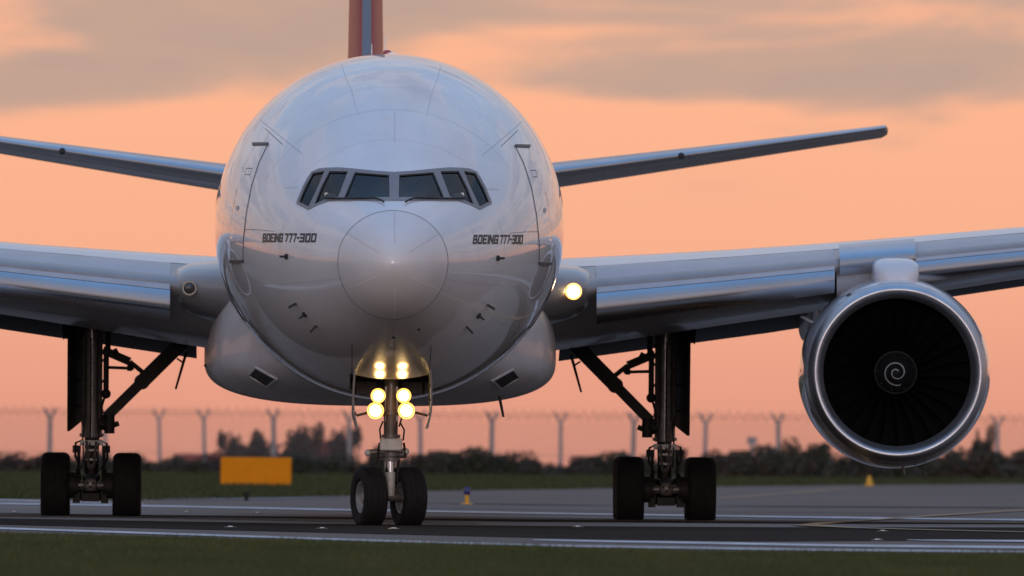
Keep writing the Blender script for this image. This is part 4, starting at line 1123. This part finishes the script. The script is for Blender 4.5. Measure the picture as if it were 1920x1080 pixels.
    q = MB(); V = [D(.40, 3.75, -.5), D(.58, 3.72, -.7), D(.55, 3.36, -.7), D(.42, 3.5, -.5)]; V2 = [v + np.array([0, .04, 0]) for v in V]
    q.add(V + V2, [(0, 1, 2, 3), (7, 6, 5, 4)] + [(i, (i + 1) % 4, 4 + (i + 1) % 4, 4 + i) for i in range(4)]); q.build('upper_leg_door', 'gear_dark', mg, smooth=False)
    q = MB()
    for z in (3.2, 2.6, 2.1): q.tube(D(.12, z, -.05), D(.32, z, .05), .03, n=8)
    q.build('door_strut', 'gear_dark', mg)
    q = MB().tube(D(-1.80, 3.15, .4), D(-1.60, 2.44, .4), .03, .02, 8); q.tube(D(-1.74, 2.95, .4), D(-1.62, 3.03, .4), .02, n=6); q.build('bay_door_edge', 'gear_dark', mg)
    return mg
make_main(-1); make_main(1)

# ================================================================== PILOTS
def pilot(x, label):
    me = bpy.data.meshes.new('person'); y0 = -33.35
    pts = [(0, 0, 5.22), (0, .05, 5.42), (0, .06, 5.62), (0, .04, 5.76), (0, .02, 5.83),
           (-.19, .04, 5.68), (-.24, -.12, 5.46), (-.14, -.40, 5.42), (.19, .04, 5.68), (.24, -.12, 5.46), (.14, -.40, 5.42),
           (-.11, -.08, 5.2), (-.14, -.48, 5.2), (-.14, -.6, 4.86), (.11, -.08, 5.2), (.14, -.48, 5.2), (.14, -.6, 4.86)]
    rad_ = [.17, .165, .17, .09, .062, .075, .055, .038, .075, .055, .038, .095, .07, .05, .095, .07, .05]
    ed = [(0, 1), (1, 2), (2, 3), (3, 4), (2, 5), (5, 6), (6, 7), (2, 8), (8, 9), (9, 10), (0, 11), (11, 12), (12, 13), (0, 14), (14, 15), (15, 16)]
    me.from_pydata([(x + a, y0 + b, c) for a, b, c in pts], ed, [])
    o = bpy.data.objects.new('person', me); col.objects.link(o)
    sk = o.modifiers.new('skin', 'SKIN'); ss_ = o.modifiers.new('sub', 'SUBSURF'); ss_.levels = 2; ss_.render_levels = 2
    lay = me.skin_vertices[0].data
    for i, r in enumerate(rad_): lay[i].radius = (r, r * (.75 if i in (0, 1, 2) else 1))
    lay[0].use_root = True
    bpy.context.view_layer.update()
    dg = bpy.context.evaluated_depsgraph_get(); m2 = bpy.data.meshes.new_from_object(o.evaluated_get(dg)); o.modifiers.clear(); o.data = m2
    # head grown onto the neck, hands with fingers, joined into the one body mesh
    q = MB(); V = []; n = 18; hc = np.array([x, y0 - .0, 5.95])
    for i in range(n + 1):
        p = math.pi * i / n
        for k in range(2 * n):
            t = math.pi * k / n; d = np.array([math.sin(p) * math.cos(t), math.sin(p) * math.sin(t), math.cos(p)])
            r = np.array([.076, .098, .118]) * d
            if d[2] < 0: r[0] *= 1 - .28 * d[2] ** 2; r[1] *= 1 - .12 * d[2] ** 2
            f = max(0, -d[1])
            r[1] -= .030 * f * math.exp(-(r[0] / .016) ** 2 - ((r[2] + .012) / .026) ** 2)             # nose
            r[1] += .012 * f * (math.exp(-((r[0] - .03) / .015) ** 2 - ((r[2] - .02) / .014) ** 2) + math.exp(-((r[0] + .03) / .015) ** 2 - ((r[2] - .02) / .014) ** 2))   # eye sockets
            r[1] += .006 * f * math.exp(-(r[0] / .026) ** 2 - ((r[2] + .055) / .007) ** 2)              # mouth
            r[0] += math.copysign(.016, d[0]) * math.exp(-(d[1] / .22) ** 2 - ((r[2] - .0) / .03) ** 2) * (abs(d[0]) > .6)   # ears
            V.append(tuple(hc + r))
    Fc = [(i * 2 * n + k, (i + 1) * 2 * n + k, (i + 1) * 2 * n + (k + 1) % (2 * n), i * 2 * n + (k + 1) % (2 * n)) for i in range(n) for k in range(2 * n)]
    q.add(V, Fc)
    for s_ in (-1, 1):
        w_ = np.array([x + s_ * .14, y0 - .40, 5.42]); q.ball(w_ + np.array([0, -.045, .005]), (.038, .05, .018), 8)
        for j, l in enumerate((.055, .065, .062, .05)):
            b = w_ + np.array([(-.027 + .018 * j), -.085, .006]); q.path([b, b + np.array([0, -l * .5, .004]), b + np.array([0, -l * .8, -.022])], .0085, 6)
        b = w_ + np.array([-s_ * .034, -.03, 0]); q.path([b, b + np.array([-s_ * .03, -.03, -.004]), b + np.array([-s_ * .032, -.055, -.014])], .010, 6)
    b = bmesh.new(); b.from_mesh(m2); nf = len(b.faces)
    t_ = bpy.data.meshes.new('t'); t_.from_pydata(q.v, [], q.f); b.from_mesh(t_); bmesh.ops.recalc_face_normals(b, faces=b.faces)
    b.faces.ensure_lookup_table()
    for i, f in enumerate(b.faces):
        f.smooth = True; f.material_index = 1 if (i >= nf or f.calc_center_median().z > 5.80) else 0
    b.to_mesh(m2); b.free(); bpy.data.meshes.remove(t_)
    m2.materials.clear(); m2.materials.append(MATS['uniform']); m2.materials.append(MATS['skin'])
    hq = MB(); hv = [(hc[0] + .082 * math.sin(p) * math.cos(t), hc[1] + .012 + .104 * math.sin(p) * math.sin(t), hc[2] + .012 + .122 * math.cos(p)) for p in np.linspace(0, 1.75, 9) for t in np.linspace(0, 2 * math.pi, 24, endpoint=False)]
    hf = [(i * 24 + k, (i + 1) * 24 + k, (i + 1) * 24 + (k + 1) % 24, i * 24 + (k + 1) % 24) for i in range(8) for k in range(24)]
    hf = [f for f in hf if not (np.mean([hv[j][1] for j in f]) < hc[1] - .03 and np.mean([hv[j][2] for j in f]) < hc[2] + .07)]
    hq.add(hv, hf); hq.build('hair', 'hair', o)
    tag(o, label, 'person', 'pilots in the cockpit')
    return o
pl_ = at(681, 347, -33.35); pr_ = at(790, 347, -33.35)
pilot(pl_[0], 'pilot in dark clothing seated behind the image-left front cockpit window')
pilot(pr_[0], 'pilot in dark clothing seated behind the image-right front cockpit window')
for px, lab in ((619, 'pale paper card standing in the image-left side cockpit window'), (860, 'pale paper card standing in the image-right side cockpit window')):
    p = NOSE.hit(px, 369); p = p + np.array([0, .22, 0]); q = MB().box((0, 0, .03), (.19, .012, .075), Matrix.Rotation(R(6 if px < 700 else -6), 3, 'Y'))
    o = q.build('paper_card', 'paper', None, smooth=False, loc=tuple(p)); tag(o, lab, 'paper', 'cards in the cockpit side windows')

# ================================================================== AIRFIELD THINGS
# yellow sign board
b = gp(480, 913); Ys = b[1]; a, c = at(414, 857, Ys), at(546, 911, Ys)
W_, H_ = c[0] - a[0], a[2] - c[2]
sg_ = empty('taxiway_sign', (float((a[0] + c[0]) / 2), float(Ys), 0))
q = MB().box((0, 0, c[2] + H_ / 2), (W_, .22, H_)); o = q.build('panel', 'sign_yellow', sg_, smooth=False); bv = o.modifiers.new('bevel', 'BEVEL'); bv.width = .03; bv.segments = 2
for f in (-.38, 0, .38): MB().tube((f * W_, .03, 0), (f * W_, .03, c[2] + .05), .035, n=10).build('leg', 'gear_dark', sg_)
tag(sg_, 'blank orange-yellow sign board standing in the grass left of the nose wheel', 'sign')
# taxiway edge marker with blue lens
b = gp(875.5, 945.5)
mk = empty('edge_light', (float(b[0]), float(b[1]), 0)); hh = at(875.5, 913, b[1])[2]
MB().lathe([(.16, 0), (.16, .02), (.05, .03), (.05, hh * .55), (.001, hh * .55)], 'z', (0, 0, 0), 20).build('stem', 'post_yellow', mk)
MB().lathe([(.06, hh * .55), (.075, hh * .62), (.075, hh * .9), (.05, hh), (.001, hh)], 'z', (0, 0, 0), 20).build('lens', 'blue_lens', mk)
tag(mk, 'short yellow edge light with a dark blue lens right of the nose wheel', 'runway light')
b = gp(1630, 911)
mk = empty('marker_cone', (float(b[0]), float(b[1]), 0)); hh = at(1630, 892, b[1])[2]
MB().lathe([(.20, 0), (.20, .03), (.13, .035), (.05, hh), (.001, hh)], 'z', (0, 0, 0), 20).build('cone', 'post_yellow', mk)
tag(mk, 'small orange marker cone at the far grass edge under the engine', 'cone')
b = gp(462, 939); mk = empty('marker_post', (float(b[0]), float(b[1]), 0)); hh = at(462, 923, b[1])[2]
MB().lathe([(.05, 0), (.05, hh * .6), (.085, hh * .65), (.085, hh), (.001, hh)], 'z', (0, 0, 0), 12).build('post', 'gear_dark', mk)
tag(mk, 'small dark marker post at the grass edge below the yellow sign', 'post')
b = gp(1410, 893); Yp = b[1] - 6; p = at(1410, 830, Yp)
mk = empty('marker_post', (float(p[0]), float(Yp), 0))
MB().box((0, 0, p[2] / 2), (.18, .14, p[2])).build('post', 'concrete_post', mk, smooth=False); MB().box((0, 0, p[2] + .1), (.42, .16, .3)).build('head', 'concrete_post', mk, smooth=False)
tag(mk, 'pale marker post standing in the hedge left of the engine', 'post')
# inset runway lights
for px, py, lab in ((26, 961.5, 'inset runway light at the far left behind the main wheels'), (350, 962, 'inset runway light right of the image-left main wheels'), (482, 963.5, 'inset runway light beyond the runway centre below the sign'),
                    (432, 990, 'inset runway light in the dark strip left of the nose wheel'), (604, 992.5, 'inset runway light just left of the nose wheel'), (738, 993, 'inset runway light in front of the nose wheel'),
                    (1083, 989.5, 'inset runway light left of the image-right main wheels'), (1655, 997.5, 'inset runway light in the dark strip under the engine'), (1645, 1014.5, 'inset runway light at the near edge of the dark strip under the engine')):
    b = gp(px, py); o = empty('inset_light', (float(b[0]), float(b[1]), .012))
    MB().lathe([(.10, 0), (.095, .010), (.05, .016), (.001, .018)], 'z', (0, 0, 0), 16).build('body', 'gear_grey', o)
    MB().box((0, -.04, .018), (.07, .04, .010)).build('lens', 'strip_white', o, smooth=False)
    tag(o, lab, 'runway light', 'inset runway lights')

# boundary fence
YF = 420.0; GZ = -.45
fpx = [-130, -30, 93, 197, 301, 385, 515, 655, 790, 922, 1051, 1186, 1321, 1461, 1598, 1735, 1870, 2000, 2130]
fence = empty('security_fence', (0, YF, GZ))
tag(fence, 'boundary fence of forked concrete posts with wire mesh and razor coils', 'fence')
fx = [at(p_, 800, YF)[0] for p_ in fpx]
zt_ = at(960, 772, YF)[2] - GZ
q = MB(); q.loft([[(a * w_, b * w_, z) for a, b in ((-1, -1), (1, -1), (1, 1), (-1, 1))] for z, w_ in ((0, .085), (zt_ - .45, .07), (zt_ - .42, .07))])
for s_ in (-1, 1): q.beam((0, 0, zt_ - .5), (s_ * .26, 0, zt_), .09, .09)
pm = q.build('post', 'concrete_post', fence, smooth=False); pm.location = (fx[0], 0, 0)
for x in fx[1:]:
    o = pm.copy(); col.objects.link(o); o.parent = fence; o.location = (x, 0, 0); o.rotation_euler = (0, R(random.uniform(-1.5, 1.5)), R(random.uniform(-35, 35)))
# chain-link bay of unit width 3 m
q = MB(); hgt = zt_ - .5; pitch = .11
for k in np.arange(-hgt, 3.0, pitch):
    for sgn in (1, -1):
        x0, x1 = k, k + hgt; z0, z1 = 0, hgt
        if x0 < 0: z0 += -x0; x0 = 0
        if x1 > 3: z1 -= x1 - 3; x1 = 3
        if x1 - x0 < .05: continue
        w_ = .005
        a = (x0, z0), (x1, z1)
        if sgn < 0: a = tuple((3 - u, v) for u, v in a)
        q.add([(a[0][0] - w_, 0, a[0][1]), (a[0][0] + w_, 0, a[0][1]), (a[1][0] + w_, 0, a[1][1]), (a[1][0] - w_, 0, a[1][1])], [(0, 1, 2, 3)])
mesh0 = q.build('wire_mesh', 'wire', fence, smooth=False, fix=False)
q = MB(); P_ = []
for k in range(0, 121):
    t = k / 120; a = 2 * math.pi * t * 7; P_.append((3 * t, .27 * math.cos(a), zt_ - .12 + .24 * math.sin(a)))
q.path(P_, .008, 4); P_ = [(3 * k / 120 + .1, .2 * math.cos(2 * math.pi * k / 120 * 9), zt_ - .16 + .18 * math.sin(-2 * math.pi * k / 120 * 9)) for k in range(121)]
q.path(P_, .007, 4); coil0 = q.build('razor_coil', 'wire', fence, smooth=False, fix=False)
q = MB()
for z in (zt_ - .45, zt_ - .28, zt_ - .12, hgt * .5): q.tube((0, 0, z), (3, 0, z), .009, n=5, cap=False)
wire0 = q.build('strand_wire', 'wire', fence, smooth=False, fix=False)
for i in range(len(fx) - 1):
    for src in (mesh0, coil0, wire0):
        o = src if i == 0 else src.copy()
        if i: col.objects.link(o); o.parent = fence
        o.location = (fx[i], 0, 0); o.scale = ((fx[i + 1] - fx[i]) / 3, 1, 1)

# hedge bushes: clouds of leaf faces on a branching stem
def bush_meshes(seed, n, wx, wy, h, leaf, twiggy=False):
    r = np.random.default_rng(seed); V = []; Fc = []
    nb = 12 if not twiggy else 16
    cl = np.stack([(r.random(nb) * 2 - 1) * wx * .8, r.normal(0, .4, nb) * wy, h * (.25 + .6 * r.random(nb))], 1)
    cr = h * (.22 + .20 * r.random(nb)) * (1 if not twiggy else .7)
    for i in range(n):
        j = r.integers(nb); d = r.normal(0, 1, 3); d /= np.linalg.norm(d); p = cl[j] + d * cr[j] * (r.random() ** .5) * np.array([1.3, 1.1, 1.])
        if p[2] < .02: p[2] = abs(p[2]) + .02
        a = r.normal(0, 1, 3); a /= np.linalg.norm(a); b = np.cross(a, r.normal(0, 1, 3)); b /= np.linalg.norm(b)
        s_ = leaf * (.6 + .8 * r.random()); k = len(V)
        V += [tuple(p - a * s_), tuple(p + b * s_ * .55), tuple(p + a * s_), tuple(p - b * s_ * .55)]; Fc.append((k, k + 1, k + 2, k + 3))
    f = MB(); f.v = V; f.f = Fc
    st = MB()
    for j in range(nb):
        m_ = np.array([cl[j][0] * .4, cl[j][1] * .4, cl[j][2] * .45]); st.path([(0, 0, -.3), m_, cl[j] * np.array([1, 1, 1.0])], .035 * h, 5)
    return f, st
variants = []
for v_ in range(5):
    f, st = bush_meshes(30 + v_, 3600, 1.7, .8, 1.0, .07)
    fo = f.build('foliage', 'leaf%d' % (v_ % 3), None, smooth=False, fix=False); so_ = st.build('stem', 'bark', None, fix=False)
    variants.append((fo.data, so_.data)); bpy.data.objects.remove(fo); bpy.data.objects.remove(so_)
def bush(name, px, top, Y, width, label, cat='shrub', group='hedge shrubs along the boundary fence', vi=None, zb=None, yd=1.):
    vi = random.randrange(5) if vi is None else vi
    zb = -.35 if zb is None else zb
    p = at(px, top, Y); h = p[2] - zb
    o = empty(name, (float(p[0]), float(Y), zb)); o.scale = (width / 3.6, yd, h * .86); o.rotation_euler = (0, 0, random.choice((0, math.pi)) + random.uniform(-.3, .3))
    for nm, me in zip(('foliage', 'stem'), variants[vi]):
        c = bpy.data.objects.new(nm, me); col.objects.link(c); c.parent = o
    tag(o, label, cat, group); return o
hedge = [(-60, 848, 5), (20, 850, 5), (90, 847, 4.6), (165, 849, 5), (240, 846, 4.6), (315, 850, 4.8), (390, 852, 4.8), (465, 846, 5), (545, 848, 5), (625, 850, 4.4), (700, 848, 4.2), (765, 836, 3.8),
         (830, 841, 4.2), (890, 837, 4.2), (940, 844, 3.8), (995, 860, 3.8), (1045, 864, 3.6), (1095, 852, 3.8), (1150, 845, 4.2), (1210, 847, 4.2), (1270, 850, 4.2), (1325, 836, 4), (1380, 841, 3.6), (1430, 833, 3.6), (1485, 836, 4), (1535, 821, 3.6),
         (1590, 833, 4.2), (1650, 840, 4.2), (1720, 838, 4.2), (1790, 836, 4.2), (1850, 838, 4), (1900, 825, 4.2), (1955, 830, 4)]
ORD = ['leftmost', 'second from the left', 'third from the left', 'fourth from the left', 'fifth from the left', 'sixth from the left', 'seventh from the left']
zones = [(300, 'hedge shrubs behind the image-left main wheels'), (440, 'hedge shrubs left of the yellow sign'), (600, 'hedge shrubs behind the yellow sign'), (820, 'hedge shrubs behind the nose wheel'), (1020, 'hedge shrubs right of the nose wheel'),
         (1180, 'hedge shrubs beside the image-right main wheels'), (1360, 'hedge shrubs behind the image-right main wheels'), (1560, 'hedge shrubs between main wheels and engine'), (1840, 'hedge shrubs below the engine'), (9999, 'hedge shrubs right of the engine')]
cnt = {}
for i, (px, tp, wd) in enumerate(hedge):
    zn = next(z for lim, z in zones if px < lim); k = cnt.get(zn, 0); cnt[zn] = k + 1
    bush('hedge_shrub', px, tp, 399 + random.uniform(-5, 9), wd, '%s of the low dark %s' % (ORD[k], zn), vi=i % 5)
f, st = bush_meshes(77, 2800, 1.5, .8, 1.0, .05, True)
fo = f.build('foliage', 'leaf2', None, smooth=False, fix=False); so_ = st.build('stem', 'bark', None, fix=False)
variants.append((fo.data, so_.data)); bpy.data.objects.remove(fo); bpy.data.objects.remove(so_)
bush('scrub_tree', 458, 788, 424, 4.0, 'sparse hazy scrub tree rising directly above the yellow sign', 'tree', None, 5, -1)
bush('scrub_tree', 530, 770, 427, 5.4, 'wide hazy scrub tree between the yellow sign and the nose gear', 'tree', None, 5, -1)
bush('scrub_tree', 612, 776, 428, 5.4, 'hazy scrub tree just left of the nose gear', 'tree', None, 5, -1)
bush('scrub_tree', 1846, 765, 424, 1.5, 'tall narrow dark shrub beside the right of the engine', 'tree', None, 5, -1)
bush('scrub_tree', 1480, 818, 426, 3.6, 'rounded dark shrub behind the fence left of the engine', 'tree', None, 5, -1)
bush('scrub_tree', 1905, 816, 424, 3.6, 'dense dark shrub at the right edge of the frame', 'tree', None, 5, -1)

# red containers on the lower ground beyond the fence
def container(px0, px1, top, Y, label):
    a, b = at(px0, top, Y), at(px1, top, Y); W_ = b[0] - a[0]; H_ = 2.6
    o = empty('storage_container', (float((a[0] + b[0]) / 2), float(Y), float(a[2] - H_)))
    MB().box((0, 1.5, H_ / 2), (W_, 3, H_)).build('body', 'container_red', o, smooth=False)
    n = int(W_ / .35)
    for k in range(n): MB().box((-W_ / 2 + (k + .5) * W_ / n, -.02, H_ / 2), (.12, .06, H_ * .92)).build('rib', 'container_red', o, smooth=False)
    for k in (-.3, .3): MB().tube((k * W_, -.07, .2), (k * W_, -.07, H_ - .2), .03, n=8).build('locking_bar', 'container_dark', o)
    tag(o, label, 'container', 'red containers beyond the fence')
container(560, 664, 826, 437, 'red storage container showing above the hedge left of the nose gear')
container(325, 436, 851, 440, 'low red storage container just showing above the hedge left of the sign')
